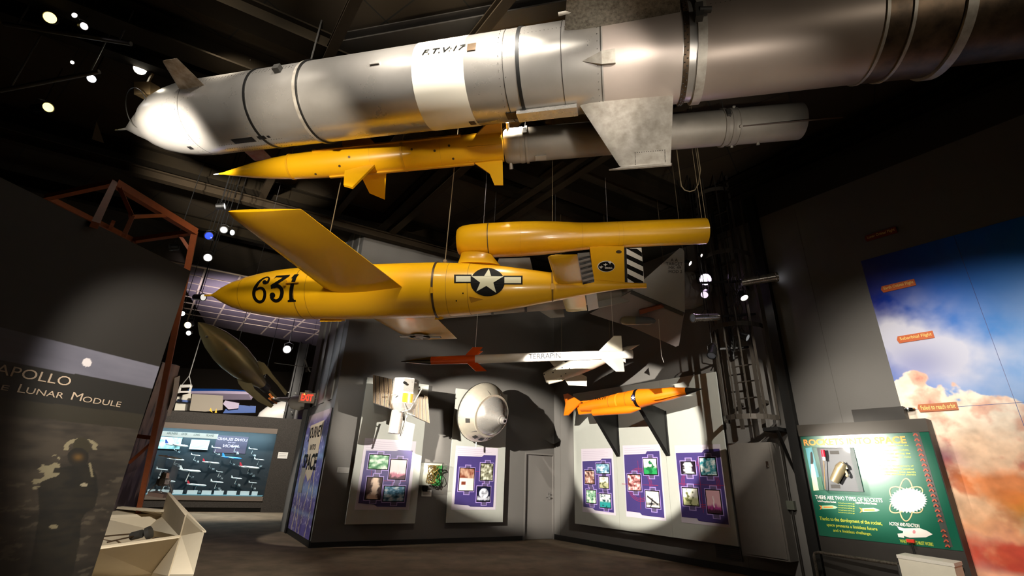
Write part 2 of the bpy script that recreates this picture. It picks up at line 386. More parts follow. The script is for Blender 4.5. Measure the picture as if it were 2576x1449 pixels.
m_truss = mat('orange primer steel', '#84401c', .6, var=.2, vscale=8)
m_beige = mat('beige board', '#cbbfa8', .7, var=.05, vscale=4)
m_paper = mat('white paper', '#e6e4de', .7)
m_green = mat('board green', '#0d5a45', .24, coat=.5)
m_ytext = mat('yellow green print', '#c6d23a', .5)
m_otext = mat('orange yellow print', '#ee9a3a', .5)
m_rope = mat('hemp rope', '#7a6a50', .8)
# ------------------------------------------------------------------ the building
ST = 'structure'
mb = MB(); mb.abox(-26, 12, -7, 36, -.2, 0); mb.build('floor', m_carpet, kind=ST, label='brown grey carpet floor of the exhibition hall', smooth=0)
m_ceil = mat('dark ceiling tiles', '#3a2c16', .85)
def ceiltex():
    nt = m_ceil.node_tree; b = nt.nodes['Principled BSDF']; tc = nt.nodes.new('ShaderNodeTexCoord'); mp = nt.nodes.new('ShaderNodeMapping')
    mp.inputs['Rotation'].default_value = (0, 0, math.radians(36)); br = nt.nodes.new('ShaderNodeTexBrick'); br.offset = 0
    br.inputs['Scale'].default_value = 1; br.inputs['Brick Width'].default_value = 1.2; br.inputs['Row Height'].default_value = 1.2; br.inputs['Mortar Size'].default_value = .012
    br.inputs['Color1'].default_value = (*lin('#271c0a'), 1); br.inputs['Color2'].default_value = (*lin('#30240f'), 1); br.inputs['Mortar'].default_value = (*lin('#100b04'), 1)
    nt.links.new(tc.outputs['Object'], mp.inputs[0]); nt.links.new(mp.outputs[0], br.inputs['Vector']); nt.links.new(br.outputs[0], b.inputs['Base Color'])
ceiltex()
mb = MB(); mb.abox(-26, 12, -7, 36, CEIL, CEIL+.2); mb.build('ceiling', m_ceil, kind=ST, label='dark brown tiled ceiling high above', smooth=0)
# back wall with the door opening
mb = MB(); WB.box(mb, 0, 5.03, 0, CEIL, -.25, 0); WB.box(mb, 5.03, 6.2, 2.08, CEIL, -.25, 0)
mb.build('wall_back', m_wall, kind=ST, label='grey painted wall with the satellite and capsule', smooth=0)
mb = MB(); WB.box(mb, 0, 5.0, 0, .1, 0, .015); mb.build('baseboard_back', m_black, kind=ST, smooth=0)
m_door = mat('door grey', '#77736f', .5)
dr = MB(); WB.box(dr, 5.07, 5.93, .01, 2.04, -.09, -.04); door = dr.build('door_1', m_door, kind=ST, label='grey flush door in the room corner', smooth=0)
mb = MB(); WB.box(mb, 5.03, 5.07, 0, 2.08, -.12, .01); WB.box(mb, 5.93, 5.965, 0, 2.08, -.12, .01); WB.box(mb, 5.07, 5.93, 2.04, 2.08, -.12, .01)
mb.build('door_frame', m_door, door, smooth=0)
mb = MB(); WB.box(mb, 5.80, 5.86, .93, 1.12, -.04, -.03)
p = WB.P(5.83, 1.0, -.04); q = WB.P(5.83, 1.0, .02); mb.cyl(p, q, .012); mb.tube([q, WB.P(5.76, 1.0, .03), WB.P(5.71, .985, .02)], .011); mb.ball(WB.P(5.83, 1.07, -.01), .018)
mb.build('door_handle', m_chrome, door, label='chrome lever handle')
for z in (.3, 1.05, 1.75):
    mb = MB(); mb.cyl(WB.P(5.075, z-.05, -.03), WB.P(5.075, z+.05, -.03), .012); mb.build('hinge', m_chrome, door)
# right wall
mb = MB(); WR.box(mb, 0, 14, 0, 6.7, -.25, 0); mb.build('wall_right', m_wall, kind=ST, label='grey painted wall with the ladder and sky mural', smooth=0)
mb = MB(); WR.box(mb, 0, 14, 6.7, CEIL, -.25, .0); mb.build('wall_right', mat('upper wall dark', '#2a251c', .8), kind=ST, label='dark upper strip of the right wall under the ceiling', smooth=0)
mb = MB(); WR.box(mb, .02, 6.25, 0, .12, 0, .015); mb.build('baseboard_right', m_black, kind=ST, smooth=0)
mb = MB(); WR.box(mb, 6.26, 6.42, 0, CEIL, 0, .14); mb.build('trim_1', m_black, kind=ST, label='black vertical strip beside the ladder', smooth=0)
mb = MB()
for s_ in (.25, 5.15, 7.1): WR.box(mb, s_, s_+.008, 0.12, 6.6, 0, .003)
mb.build('trim_2', mat('joint line', '#5b5853', .7), kind=ST, label='thin vertical joint lines of the right wall boards', smooth=0)
# wall with the banner (corrugated above)
mb = MB(); WA.box(mb, 0, 2.56, 0, CEIL, -.3, 0)
for a, w in ((.25, .3), (.95, .5), (1.9, .3)): WA.box(mb, a, a+w, 3.0, CEIL, 0, .03)
mb.build('wall_left', m_wallc, kind=ST, label='corrugated light grey wall end above the space banner', smooth=0)
mb = MB(); WA.box(mb, .0, 2.56, 0, .12, 0, .02); mb.build('baseboard_left', m_black, kind=ST, smooth=0)
mb = MB(); WA.box(mb, -.14, .06, 0, 3.3, -.1, .05); mb.build('trim_3', m_black, kind=ST, label='black upright strip at the left of the banner', smooth=0)
A2 = PZ(703, 1336, 0); WP = Wall(A2, A0+V((-.1, .1, 0)))
mb = MB(); WP.box(mb, 0, WP.L, 0, 5.6, -.3, 0); mb.build('wall_far', m_wallc, kind=ST, label='narrow light grey wall face left of the black strip', smooth=0)
# airliner display wall far left
O = PZ(470, 1288, 0); E = PZ(711, 1289.5, 0); WC = Wall(O, E)
m_fleck = mat('speckled dark felt', '#3f3a35', .9, col2='#2a2622', vscale=40)
mb = MB(); WC.box(mb, -5, -2.3, 0, 3.2, -.7, 0); WC.box(mb, 2.2, 3.4, 0, 3.2, -.7, 0); WC.box(mb, -2.3, 2.2, 2.78, 3.2, -.7, 0); WC.box(mb, -2.3, 2.2, .14, .38, -.7, 0); WC.box(mb, -2.3, 2.2, .1, 3.2, -.9, -.7)
mb.build('wall_hall', m_fleck, kind=ST, label='dark speckled display wall holding the airliner case', smooth=0)
mb = MB(); WC.box(mb, -2.3, 2.2, 2.62, 2.8, -.02, .03); WC.box(mb, -2.3, 2.2, .36, .5, -.02, .03); mb.build('trim_4', mat('taupe ledge', '#6e6258', .7), kind=ST, label='taupe ledges above and below the airliner case', smooth=0)
mb = MB(); WC.box(mb, -5, 3.4, 0, .14, -.7, -.12); mb.build('baseboard_hall', m_black, kind=ST, smooth=0)
# far hall ceiling grid
HZ = 6.8
q = [PZ(*p, HZ) for p in ((425, 655), (1000, 775), (980, 905), (520, 815))]
mb = MB(); mb.prism(q, (0, 0, 1), .05)
org = q[0]; e1 = UB; e2 = -UR
for i in range(0, 18):
    a = org+e1*i*.9+V((0, 0, -.03)); mb.bar(a-e2*.0, a+e2*7, .05, .03, mi=1)
for i in range(0, 8):
    a = org+e2*i*.8+V((0, 0, -.03)); mb.bar(a-e1*.3, a+e1*14, .035, .03, mi=1)
mb.build('ceiling', [mat('hall ceiling tile', '#5d5156', .7), mat('hall ceiling rail', '#b9a58c', .6)], kind=ST, label='lower suspended ceiling grid of the next hall', smooth=0)
# far back of the hall
mb = MB(); mb.abox(-26, 2, 33, 33.2, 0, CEIL); mb.build('wall_far', mat('far wall', '#2a221a', .9), kind=ST, label='dark far wall of the next hall', smooth=0)
mb = MB(); mb.abox(-26.2, -26, -7, 33, 0, CEIL); mb.abox(-26, 12, -7.2, -7, 0, CEIL); mb.build('wall_rear', mat('far wall', '#2a221a', .9), kind=ST, label='dark walls beside and behind the viewer', smooth=0)
# beams under the ceiling
def clipdir(p, d, L=14, Lb=14):
    t0, t1 = -Lb, L
    for W in (WB, WR):
        k = d.dot(W.n); h = (W.o+W.n*.15-p).dot(W.n)
        if abs(k) > .2:
            t = h/k
            if k < 0: t1 = min(t1, t)
            else: t0 = max(t0, t)
    return p+d*t0, p+d*t1
nb = 0
m_beam = mat('brown painted steel beam', '#1a1307', .9, var=.25, vscale=3, spec=.15); m_beam2 = mat('grey steel strut', '#2a2012', .8, var=.2, vscale=4, spec=.2)
def beam(px, py, d, w=.3, h=.4, z=8.95, L=14, Lb=14, m=None, lab=''):
    p = PZ(px, py, z-1.45); a, b = clipdir(p, d, L, Lb); mb = MB(); mb.ibeam(a, b, w, h, .03)
    mb.build('ceiling_beam', m or m_beam, label=lab, cat='beam', kind=ST, group='ceiling beams', smooth=0)
beam(430, 92, UB, .38, .42, lab='wide brown roof girder crossing the upper left')
beam(700, 60, UB, .2, .3, lab='roof girder above the wide girder')
beam(300, 125, UB, .2, .3, lab='roof girder below the wide girder')
beam(300, 418, UB, .16, .2, z=8.6, m=m_beam2, lab='thin grey roof strut over the orange frame')
beam(240, 500, UB, .2, .3, z=8.9, lab='roof girder low over the left display wall')
beam(1050, 522, UR, .16, .24, z=8.8, m=m_beam2, lab='roof joist left of the hanging rope')
beam(1285, 512, UR, .14, .24, z=8.8, m=m_beam2, lab='roof joist above the jet tube')
beam(1450, 432, UR, .16, .24, z=8.8, m=m_beam2, lab='roof joist right below the grey booster')
beam(900, 625, UR, .2, .3, z=8.9, lab='roof joist behind the rope')
beam(1150, 610, UB, .25, .35, z=9.0, lab='roof girder behind the yellow aircraft')
beam(1640, 470, UB, .25, .35, z=9.0, lab='roof girder behind the big fin')
beam(2150, 330, UR, .25, .3, z=8.9, lab='roof joist at far upper right')
beam(2000, 420, UR, .18, .3, z=8.7, lab='roof joist over the right wall')
beam(860, 70, UR, .14, .2, z=8.8, m=m_beam2, lab='roof joist crossing above the silver rocket')
beam(1240, 40, UR, .14, .2, z=8.8, m=m_beam2, lab='roof joist at the top centre')
mb = MB(); c = D(728, 1040, 20); mb.ibeam(V((c.x, c.y, 0)), V((c.x, c.y, CEIL)), .5, .4, .05, up=(UB.x, UB.y, 0))
for z in (3.3, 3.7, 4.1, 4.5):
    for dx in (-.14, .14): mb.ball(V((c.x, c.y, z))+UB*dx-UR*0+V((.05, -.28, 0)), .035, 6, 1)
mb.build('column', [mat('dark column steel', '#1c1712', .5), m_grey], kind=ST, label='dark riveted steel column behind the display wall', smooth=0)
def bodypx(b, x, y, off=.004):
    d = ray(x, y); w = CAM-b.p; wp = w-b.ax*w.dot(b.ax); dp = d-b.ax*d.dot(b.ax); t = b.tpx(x)
    for _ in range(8):
        r = b.r(t)+off; A = dp.dot(dp); B = 2*wp.dot(dp); C = wp.dot(wp)-r*r; disc = B*B-4*A*C
        k = (-B-math.sqrt(max(0, disc)))/(2*A); q = CAM+d*k; t = (q-b.p).dot(b.ax)
    return q
def planepx(p, n, off=.004):
    n = V(n).normalized(); n = n if n.dot(CAM-p) > 0 else -n
    return lambda x, y: PP(x, y, p, n)+n*off
# ------------------------------------------------------------------ silver test rocket
R0 = D(653, 279, 7.19); R1 = D(1750, 132, 5.70)
rg = Body(R0, R1, [(-20, .57), (20, .57)])
rig = thing('test_rocket', 'huge bare aluminium test rocket hanging across the top, lettered F.T.V:17', 'rocket', rg.pt(0, 0, 0, 0))
T = lambda x: rg.tpx(x)
def dpx(x): return (rg.pt(T(x), 0, 0, 0)-CAM).dot(f0)/F
nose = [(290, 1.5), (306, 2.2), (318, 3), (321, 5), (335, 14), (350, 24), (362, 31), (374, 38), (386, 46), (400, 57), (424, 70), (455, 80), (490, 87), (530, 90)]
prof = [(T(x), h*dpx(x)) for x, h in nose]+[(T(560), .57), (T(2165), .57)]
rg.prof = prof
mb = MB(); rg.lathe(mb, prof[3:]+[], 64); mb.build('body', m_alu, rig)
mb = MB(); rg.lathe(mb, prof[:4], 16); mb.build('nose_probe', m_alu2, rig)
mb = MB(); rg.lathe(mb, [(T(1520), .572), (T(1704), .573)], 64, cap=False); mb.build('fin_section', mat('lavender grey skin', '#b8aaa0', .42, .35, var=.06, vscale=2), rig, label='smooth pinkish grey section between the fins')
mb = MB(); rg.lathe(mb, [(T(1752), .574), (T(2163), .575)], 64, cap=False); mb.build('booster_front', mat('taupe grey skin', '#9a8b80', .42, .35, var=.08, vscale=2), rig, label='taupe grey front of the booster')
mb = MB(); rg.lathe(mb, [(T(2165), .575), (T(2335), .585)], 64); tE = T(2350)
mb.build('booster_section', m_brown, rig, label='darker worn metal section')
mb = MB(); rg.lathe(mb, [(tE, .5), (tE+2.6, .5), (tE+2.6, .44)], 64); mb.build('booster_tube', m_brown, rig)
rg.prof = prof[:-1]+[(12, .585)]
mb = MB(); rg.ring(mb, tE, .09, .035, 64); rg.ring(mb, T(2225), .03, .015, 64); rg.ring(mb, T(2165), .03, .012, 64); mb.build('flange_ring', m_aludull, rig)
for x, w, h, m_, nm in ((687, .035, .012, m_black, 'strap'), (1324, .045, .006, m_black, 'strap'), (805, .05, .014, m_aludull, 'clamp_band'), (811, .02, .022, m_black, 'strap'), (1748, .1, .03, m_aludull, 'clamp_band'), (1712, .06, .012, m_brown, 'rivet_band')):
    mb = MB(); rg.ring(mb, T(x), w, h, 64, 0); mb.build(nm, m_, rig)
mb = MB()
for x in (530, 1290, 1516, 1425): rg.ring(mb, T(x), .007, .0015, 64)
for x in (523, 1280, 1508):
    for i in range(40): a = i*9; mb.ball(rg.pt(T(x), a, .001), .006, 5)
for i in range(46): a = -180+i*7.8; mb.ball(rg.pt(T(1708), a, .018), .011, 5); mb.ball(rg.pt(T(1708)+.03, a+3.9, .018), .011, 5)
for k in range(3):
    for i in range(34): mb.ball(rg.pt(T(540)+i*.055, 62+k*2.5+random.uniform(-1, 1), .001), .005, 4)
for k in range(3):
    for i in range(26): mb.ball(rg.pt(T(575)+i*.045, -46-k*11, .001), .006, 4)
for i in range(50): mb.ball(rg.pt(T(1330)+i*.05, 55, .001), .005, 4)
mb.build('rivet_lines', m_dark, rig, kind='stuff')
mb = MB(); rg.lathe(mb, [(T(1080), .5745), (T(1200), .5745)], 64, cap=False); band = mb.build('paint_band', mat('band white', '#efe9da', .45), rig, label='painted white band')
L = T(1187)-T(1066); g = textfit('F.T.V:17', 0, 1, 0, 1, .012)
mb = MB(); mb.decal(slice2d(g, .15), lambda u, v: bodypx(rg, 1061+u*104+v*8, 138.5-u*14.5-v*13.5, .008))
mb.build('lettering', m_ink, band)
# hatches, slots, pods
def patchpart(nm, x0, x1, a0, a1, off, m_, th=.0, lab=None):
    mb = MB(); rg.patch(mb, rg.tpx(x0, (a0+a1)/2, .57), rg.tpx(x1, (a0+a1)/2, .57), a0, a1, off, 0, th); return mb.build(nm, m_, rig, label=lab)
patchpart('access_plate', 1176, 1197, 39, 50, .008, m_brown, .01); patchpart('access_plate', 1182, 1196, -56, -66, .008, m_brown, .01); patchpart('access_plate', 1275, 1302, -47, -62, .008, m_brown, .01)
patchpart('open_slot', 586, 640, -36, -46, .004, m_black); patchpart('open_slot', 649, 668, -36, -43, .004, m_black); patchpart('open_slot', 672, 679, -37, -41, .004, m_black)
patchpart('open_slot', 474, 484, -40, -47, .006, m_black); patchpart('small_block', 932, 955, 40, 45, .02, m_alu2, .02)
mb = MB(); t0, t1 = T(1305), T(1452)
mb.hull8([rg.pt(t0, -44, .0), rg.pt(t1, -44, .0), rg.pt(t1, -44, .06), rg.pt(t0, -44, .06), rg.pt(t0, -62, 0), rg.pt(t1, -62, 0), rg.pt(t1, -62, .06), rg.pt(t0, -62, .06)]); mb.build('cable_fairing', m_alu2, rig)
mb = MB(); ta, tb, tc = T(1474), T(1518), T(1549)
for w0, w1, s0_, s1_ in (((.5, .0, ta), (7.5, .09, tb), 0, 0), ((7.5, .09, tb), (8, .10, tc), 0, 0)):
    h0, o0, u0_ = w0; h1, o1, u1_ = w1; c_ = 7
    mb.hull8([rg.pt(u0_, c_-h0, -.01), rg.pt(u1_, c_-h1, -.01), rg.pt(u1_, c_-h1*.8, o1), rg.pt(u0_, c_-h0*.8, o0), rg.pt(u0_, c_+h0, -.01), rg.pt(u1_, c_+h1, -.01), rg.pt(u1_, c_+h1*.8, o1), rg.pt(u0_, c_+h0*.8, o0)])
mb.build('wedge_fairing', m_aludull, rig)
mb = MB(); a = rg.pt(T(760), 58, .03); mb.box(a, rg.ax*.05, rg.dirv(58)*.04, rg.dirv(148)*.05); mb.build('clamp_buckle', m_dgrey, rig); mb = MB(); mb.box(rg.pt(T(1738), 38, .07), rg.ax*.04, rg.dirv(38)*.05, rg.dirv(128)*.09); mb.cyl(rg.pt(T(1738), 38, .1), rg.pt(T(1765), 38, .08), .035); mb.build('clamp_buckle', m_dgrey, rig)
# fins
def rfin(nm, th, rootx, tipx, rt, thick, m_, rr0=.55, lab=None):
    n = rg.ax.cross(rg.dirv(th)); a0, a1 = [rg.tpx(x, th, .57) for x in rootx]; b0, b1 = [rg.tpx(x, th, rt) for x in tipx]
    mb = MB(); mb.wing(rg.pt(a0, th, 0, rr0), rg.pt(b0, th, 0, rt), rg.pt(b1, th, 0, rt), rg.pt(a1, th, 0, rr0), n, thick, thick*.5); return mb.build(nm, m_, rig, label=lab), (a0, a1, b0, b1, n)
f1, q_ = rfin('fin', -50, (1457, 1694), (1562, 1687), 1.50, .075, m_aludull)
mb = MB(); a0, a1, b0, b1, n_ = q_
mb.prism([rg.pt(b0-.14, -50, 0, 1.51), rg.pt(b0+.2, -50, 0, 1.515), rg.pt(b1+.01, -50, 0, 1.515), rg.pt(b1+.01, -50, 0, 1.49), rg.pt(b0, -50, 0, 1.49)], n_, .03); mb.build('tip_strip', m_aludull, f1)
mb = MB()
for r_ in (.66, .68): mb.bar(rg.pt(a0+.06, -50, 0, r_)+n_*.038, rg.pt(a1-.02, -50, 0, r_-.01)+n_*.03, .012, .01)
for i in range(14): mb.ball(rg.pt(b0+.17+i*.026, -50, 0, 1.32)+n_*.022, .006, 5); mb.ball(rg.pt(b0+.17+i*.026, -50, 0, 1.32)-n_*.022, .006, 5)
for i in range(10): mb.ball(rg.pt(b0+.17, -50, 0, 1.32+i*.017)-n_*.022, .006, 5); mb.ball(rg.pt(b0+.17+.34, -50, 0, 1.32+i*.017)-n_*.022, .006, 5)
mb.build('rivet_lines', m_dark, f1, kind='stuff')
f2, q_ = rfin('fin', 50, (1419, 1712), (1436, 1706), 1.50, .075, mat('stained fin metal', '#8d867a', .55, .6, col2='#5c564b', vscale=14, rvar=.1, stretch=(2, 2, 1)))
mb = MB(); a0, a1, b0, b1, n_ = q_; mb.cyl(rg.pt(a0-.02, 50, 0, .78)-rg.ax*.02, rg.pt(a0+.35, 50, 0, .80)-n_*.0, .022, .01); mb.build('fin_boss', m_aludull, f2)
rfin('fin', 230, (1478, 1690), (1530, 1660), 1.50, .075, m_aludull); rfin('fin', 130, (1490, 1690), (1540, 1660), 1.50, .075, m_aludull)
for th, m_ in ((51, mat('canard skin', '#c9b9a6', .45, .4, col2='#8f7a60', vscale=8)),):
    rfin('canard', th, (447, 514), (408, 445), 1.03, .05, m_, .5)
rfin('canard', -129, (590, 640), (640, 686), 1.03, .045, mat('canard rear', '#a3432a', .5, col2='#b9a896', vscale=3), .5)
rfin('canard', 129, (560, 615), (590, 630), 1.0, .045, m_aludull, .5)
# straps up to a long rail
mb = MB(); pa, pb = D(838, 124, 7.15), D(1900, -52, 5.85); pa.z = pb.z = 7.6; mb.ibeam(pa, pb, .24, .2, .02)
mb.build('hoist_rail', m_dark, label='long dark steel rail under the roof just above the silver rocket', cat='rail', smooth=0)
for x in (811, 1748): cab(rig, rg.pt(T(x), 90, .0), m_dgrey, .012)
mb = MB(); p = rg.pt(T(2600), 90, 0, .4); mb.cyl(p, V((p.x, p.y, CEIL)), .012, seg=6); mb.build('hanging_cable', m_dgrey, rig)

# ------------------------------------------------------------------ yellow finned missile and its grey booster
y0, y1 = D(551, 437.5, 7.75), D(1265, 368.5, 7.61); yb = Body(y0, y1)
k = 7.7/F
yp = [(0, .012), (yb.tpx(562), .02), (yb.tpx(590), 9*k), (yb.tpx(640), 19*k), (yb.tpx(690), 26*k), (yb.tpx(740), 31*k), (yb.tpx(800), 34.5*k), (yb.tpx(860), 36*k), (yb.tpx(1265), 37*k)]
yb.prof = yp
ym = thing('yellow_missile', 'yellow pointed finned missile hanging under the silver rocket', 'missile', yb.p)
mb = MB(); yb.lathe(mb, yp, 48); mb.build('body', m_yel, ym)
mb = MB(); mb.cyl(yb.p-yb.ax*.09, yb.p+yb.ax*.03, .008, .012); mb.build('nose_probe', m_white, ym)
yT = yb.tpx
for x, w, h in ((735, .03, .012), (1018, .035, .014), (940, .008, .002), (1112, .01, .002), (580, .006, .002)):
    mb = MB(); yb.ring(mb, yT(x), w, h); mb.build('strap' if w > .02 else 'panel_joint', m_yel2, ym)
mb = MB(); t0 = yT(1180); n6 = 6
mb.cyl(yb.pt(yT(1180), 0, 0, 0), yb.pt(yT(1258), 0, 0, 0), .254, .247, 6); mb.build('tail_shroud', m_yel2, ym)
for th, x0, x1 in ((62, 800, 1165), (-62, 830, 1190), (150, 760, 1150)):
    mb = MB(); yb.patch(mb, yT(x0), yT(x1), th-5, th+5, .03, 0, .05, 3); mb.build('cable_fairing', m_yel2, ym)
mb = MB()
for x, a in ((892, 16), (1045, 22), (1100, 8), (1136, 22), (865, -14), (1142, -28), (800, -40)): mb.cyl(yb.pt(yT(x), a, -.01), yb.pt(yT(x), a, .006), .02, seg=10)
mb.build('access_ports', m_brown, ym)
def yfin(px, th, m_=m_yel, tk=.035):
    mb = MB(); yb.finpx(mb, th, px, tk); return mb.build('fin', m_, ym, smooth=0)
yfin([(868, 431), (948, 411), (887, 473), (865, 467)], -25); yfin([(908, 440), (972, 434), (968, 501), (930, 485)], -115)
yfin([(862, 368), (948, 366), (923, 339), (862, 330)], 115)
yfin([(1194, 342), (1264, 341), (1261, 299), (1232, 304)], 65); yfin([(1194, 411), (1264, 399), (1266, 466), (1244, 466), (1232, 437)], -65)
yfin([(1196, 385), (1262, 380), (1262, 372), (1230, 376)], 155); yfin([(1200, 350), (1262, 356), (1262, 330), (1230, 334)], 115)
mb = MB()
for z_ in (0, .035, .07): a_ = yb.pt(yT(750), 90, .10+z_); b_ = yb.pt(yT(1000), 90, .16+z_); mb.cyl(a_, b_, .008, seg=6)
mb.build('lifting_bars', m_dgrey, ym)
for x in (742, 1018): cab(ym, yb.pt(yT(x), 90, .0), m_rope)
g0, g1 = D(1270, 369, 7.7), D(2010, 305, 7.28); gb = Body(g0, g1, [(-1, .282), (9, .282)]); gT = gb.tpx
gm = thing('grey_booster', 'light grey booster tube hanging behind the big silver fin', 'missile', gb.p)
mb = MB(); gb.lathe(mb, [(0, .245), (.03, .272), (.08, .287), (gT(1320), .287), (gT(1322), .278), (gT(1833), .278), (gT(1835), .282), (gb.L, .282)], 48, cap=False); mb.poly([gb.pt(0, a*10, 0, .245) for a in range(36)]); mb.build('tube', m_alugrey, gm)
mb = MB(); mb.poly([gb.pt(gb.L-.12, a*10, 0, .272) for a in range(36)]); mb.build('nozzle', m_black, gm)
for x, w, h in ((1313, .05, .012), (1326, .04, .02), (1815, .05, .02), (1833, .05, .012), (1848, .02, .012)): mb = MB(); gb.ring(mb, gT(x), w, h, 48); mb.build('clamp_band', m_alugrey, gm)
for x, a in ((1282, 75), (1282, -75), (1282, 165), (1282, 255), (1845, 95), (1845, 0), (1845, -95), (1905, -75)):
    mb = MB(); mb.cyl(gb.pt(gT(x), a, -.02), gb.pt(gT(x), a, .1 if x < 1300 else .035), .025, seg=10); mb.build('locating_pin', m_alugrey, gm)
mb = MB(); gb.patch(mb, gT(1345), gT(1372), -38, -58, .03, 0, .03, 3); mb.build('junction_plate', m_alugrey, gm)
for x in (1817, 1324): mb = MB(); mb.box(gb.pt(gT(x), 42, .03), gb.ax*.03, gb.dirv(42)*.03, gb.dirv(132)*.05); mb.build('clamp_buckle', m_dgrey, gm)
mb = MB(); n_ = gb.ax.cross(gb.dirv(0)); mb.prism([gb.pt(gT(1848), 0, 0, .29), gb.pt(gT(1900), 0, 0, .34), gb.pt(gT(2060), 0, 0, .62), gb.pt(gT(2005), 0, 0, .30)], n_, .02); mb.build('fin', mat('fin dark brown', '#4a3426', .6), gm, smooth=0)
for x in (1324, 1817): cab(gm, gb.pt(gT(x), 90, 0), m_dgrey)
# ------------------------------------------------------------------ yellow pulse-jet flying bomb
p0, p1 = D(527, 743, 7.5), D(1625, 717, 7.0); jb = Body(p0, p1); k = 7.3/F
jp = [(jb.tpx(x), h*k) for x, h in ((530, 1), (545, 9.5), (561, 20), (590, 34), (628, 46), (668, 55), (710, 61.5), (768, 66), (850, 69), (1094, 69), (1180, 64), (1261, 56), (1321, 47), (1388, 36), (1440, 27), (1500, 17), (1560, 9), (1600, 6), (1622, 4))]
jb.prof = jp; jT = jb.tpx
zv = V((0, 0, 1)); nv = jb.ax.cross(zv).normalized()
lo = thing('flying_bomb', 'bright yellow winged pulse-jet flying bomb numbered 631, hanging mid-hall', 'flying bomb', jb.p)
mb = MB(); jb.lathe(mb, jp, 64); mb.build('fuselage', m_yel, lo)
mb = MB(); mb.cyl(jb.p-jb.ax*.08, jb.p+jb.ax*.05, .014, .02); mb.build('nose_cap', m_yel2, lo)
for x, w, h in ((626, .006, .0015), (773, .012, .004), (800, .005, .0015), (1103, .03, .012), (1186, .006, .002), (1389, .025, .008), (1135, .005, .0015), (800, .005, .002)):
    mb = MB(); jb.ring(mb, jT(x), w, h, 64); mb.build('strap' if h > .005 else 'panel_joint', m_brown if h > .01 else mat('seam ochre', '#8a6410', .6), lo)
# numerals
def z631(p): return [(600+x/12.07, 660+y/12.07) for x, y in p]
six = cat2([(790, 655, 20), (870, 610, 60), (925, 520, 62), (915, 462, 50), (850, 452, 40), (740, 500, 50), (620, 600, 72), (530, 730, 95), (478, 850, 105), (462, 960, 100), (485, 1070, 95), (555, 1165, 90), (650, 1202, 88), (740, 1160, 88), (785, 1070, 92), (798, 950, 92), (775, 850, 85), (710, 785, 80), (620, 785, 70), (530, 845, 50)], 5)
three_top = poly2d([(1070, 505), (1148, 405), (1568, 376), (1540, 425), (1190, 655), (1150, 765), (1060, 775), (985, 812), (972, 690), (1350, 458), (1150, 450)])
three_arc = cat2([(1060, 735, 110), (1180, 710, 110), (1270, 770, 110), (1318, 880, 112), (1305, 1010, 112), (1250, 1120, 105), (1140, 1172, 100), (1030, 1120, 90), (975, 1040, 60)], 5)
one = poly2d([(1590, 487), (1700, 365), (1835, 360), (1760, 470), (1700, 640), (1660, 800), (1640, 960), (1650, 1090), (1690, 1135), (1735, 1135), (1745, 1195), (1497, 1208), (1490, 1155), (1540, 1130), (1535, 960), (1550, 780), (1590, 620), (1635, 487)])
g = join2d(six, circ2d(795, 600, 72, 60), three_top, three_arc, circ2d(1030, 1000, 85, 88), one); g = (z631(g[0]), g[1])
mb = MB(); mb.decal(slice2d(g, 4), lambda x, y: bodypx(jb, x, y, .005)); mb.build('lettering', m_ink, lo, smooth=0)
def z6(p): return [(1140+x/5.152, 660+y/5.152) for x, y in p]
mb = MB()
g = join2d(circ2d(445, 256, 222, 185), rect2d(12, 240, 158, 268), rect2d(650, 900, 172, 286)); g = (z6(g[0]), g[1]); mb.decal(slice2d(g, 4), lambda x, y: bodypx(jb, x, y, .004))
g = join2d(rect2d(35, 226, 178, 252), rect2d(664, 880, 190, 270), poly2d([(462, 80), (492, 178), (652, 182), (520, 262), (558, 395), (430, 305), (300, 378), (350, 262), (240, 180), (400, 178)])); g = (z6(g[0]), g[1])
mb.decal(slice2d(g, 4), lambda x, y: bodypx(jb, x, y, .010), 1); mb.build('star_insignia', [m_ink, mat('insignia white', '#cfc9a8', .5)], lo, smooth=0)
# little fuselage fittings
for x, a in ((752, 22), (1103, 0), (1389, 3)): mb = MB(); mb.box(jb.pt(jT(x), a, .012), jb.ax*.02, jb.dirv(a)*.015, jb.dirv(a+90)*.045); mb.build('strap_buckle', m_yel2, lo)
mb = MB(); mb.cyl(jb.pt(jT(755), 22, .012), jb.pt(jT(785), 22, .012), .01); mb.build('strap_pin', m_yel2, lo)
mb = MB()
for x, a in ((1159, -24), (992, 10), (1176, -8), (770, -85)): mb.cyl(jb.pt(jT(x), a, -.01), jb.pt(jT(x), a, .005), .011, seg=10)
mb.build('small_holes', m_ink, lo)
mb = MB(); t0, t1 = jT(1152), jT(1216); mb.prism([bodypx(jb, 1180, 746, .004), bodypx(jb, 1216, 753, .004), bodypx(jb, 1185, 762, .004)], jb.c, .01); mb.build('dent', mat('dent ochre', '#b07c08', .6), lo)
for x0_, x1_ in ((808, 862), (1095, 1112)):
    mb = MB(); mb.box(jb.pt((jT(x0_)+jT(x1_))/2, -90, .01), jb.ax*(jT(x1_)-jT(x0_))/2, jb.c*.06, zv*.02); mb.build('belly_fitting', m_yel, lo)
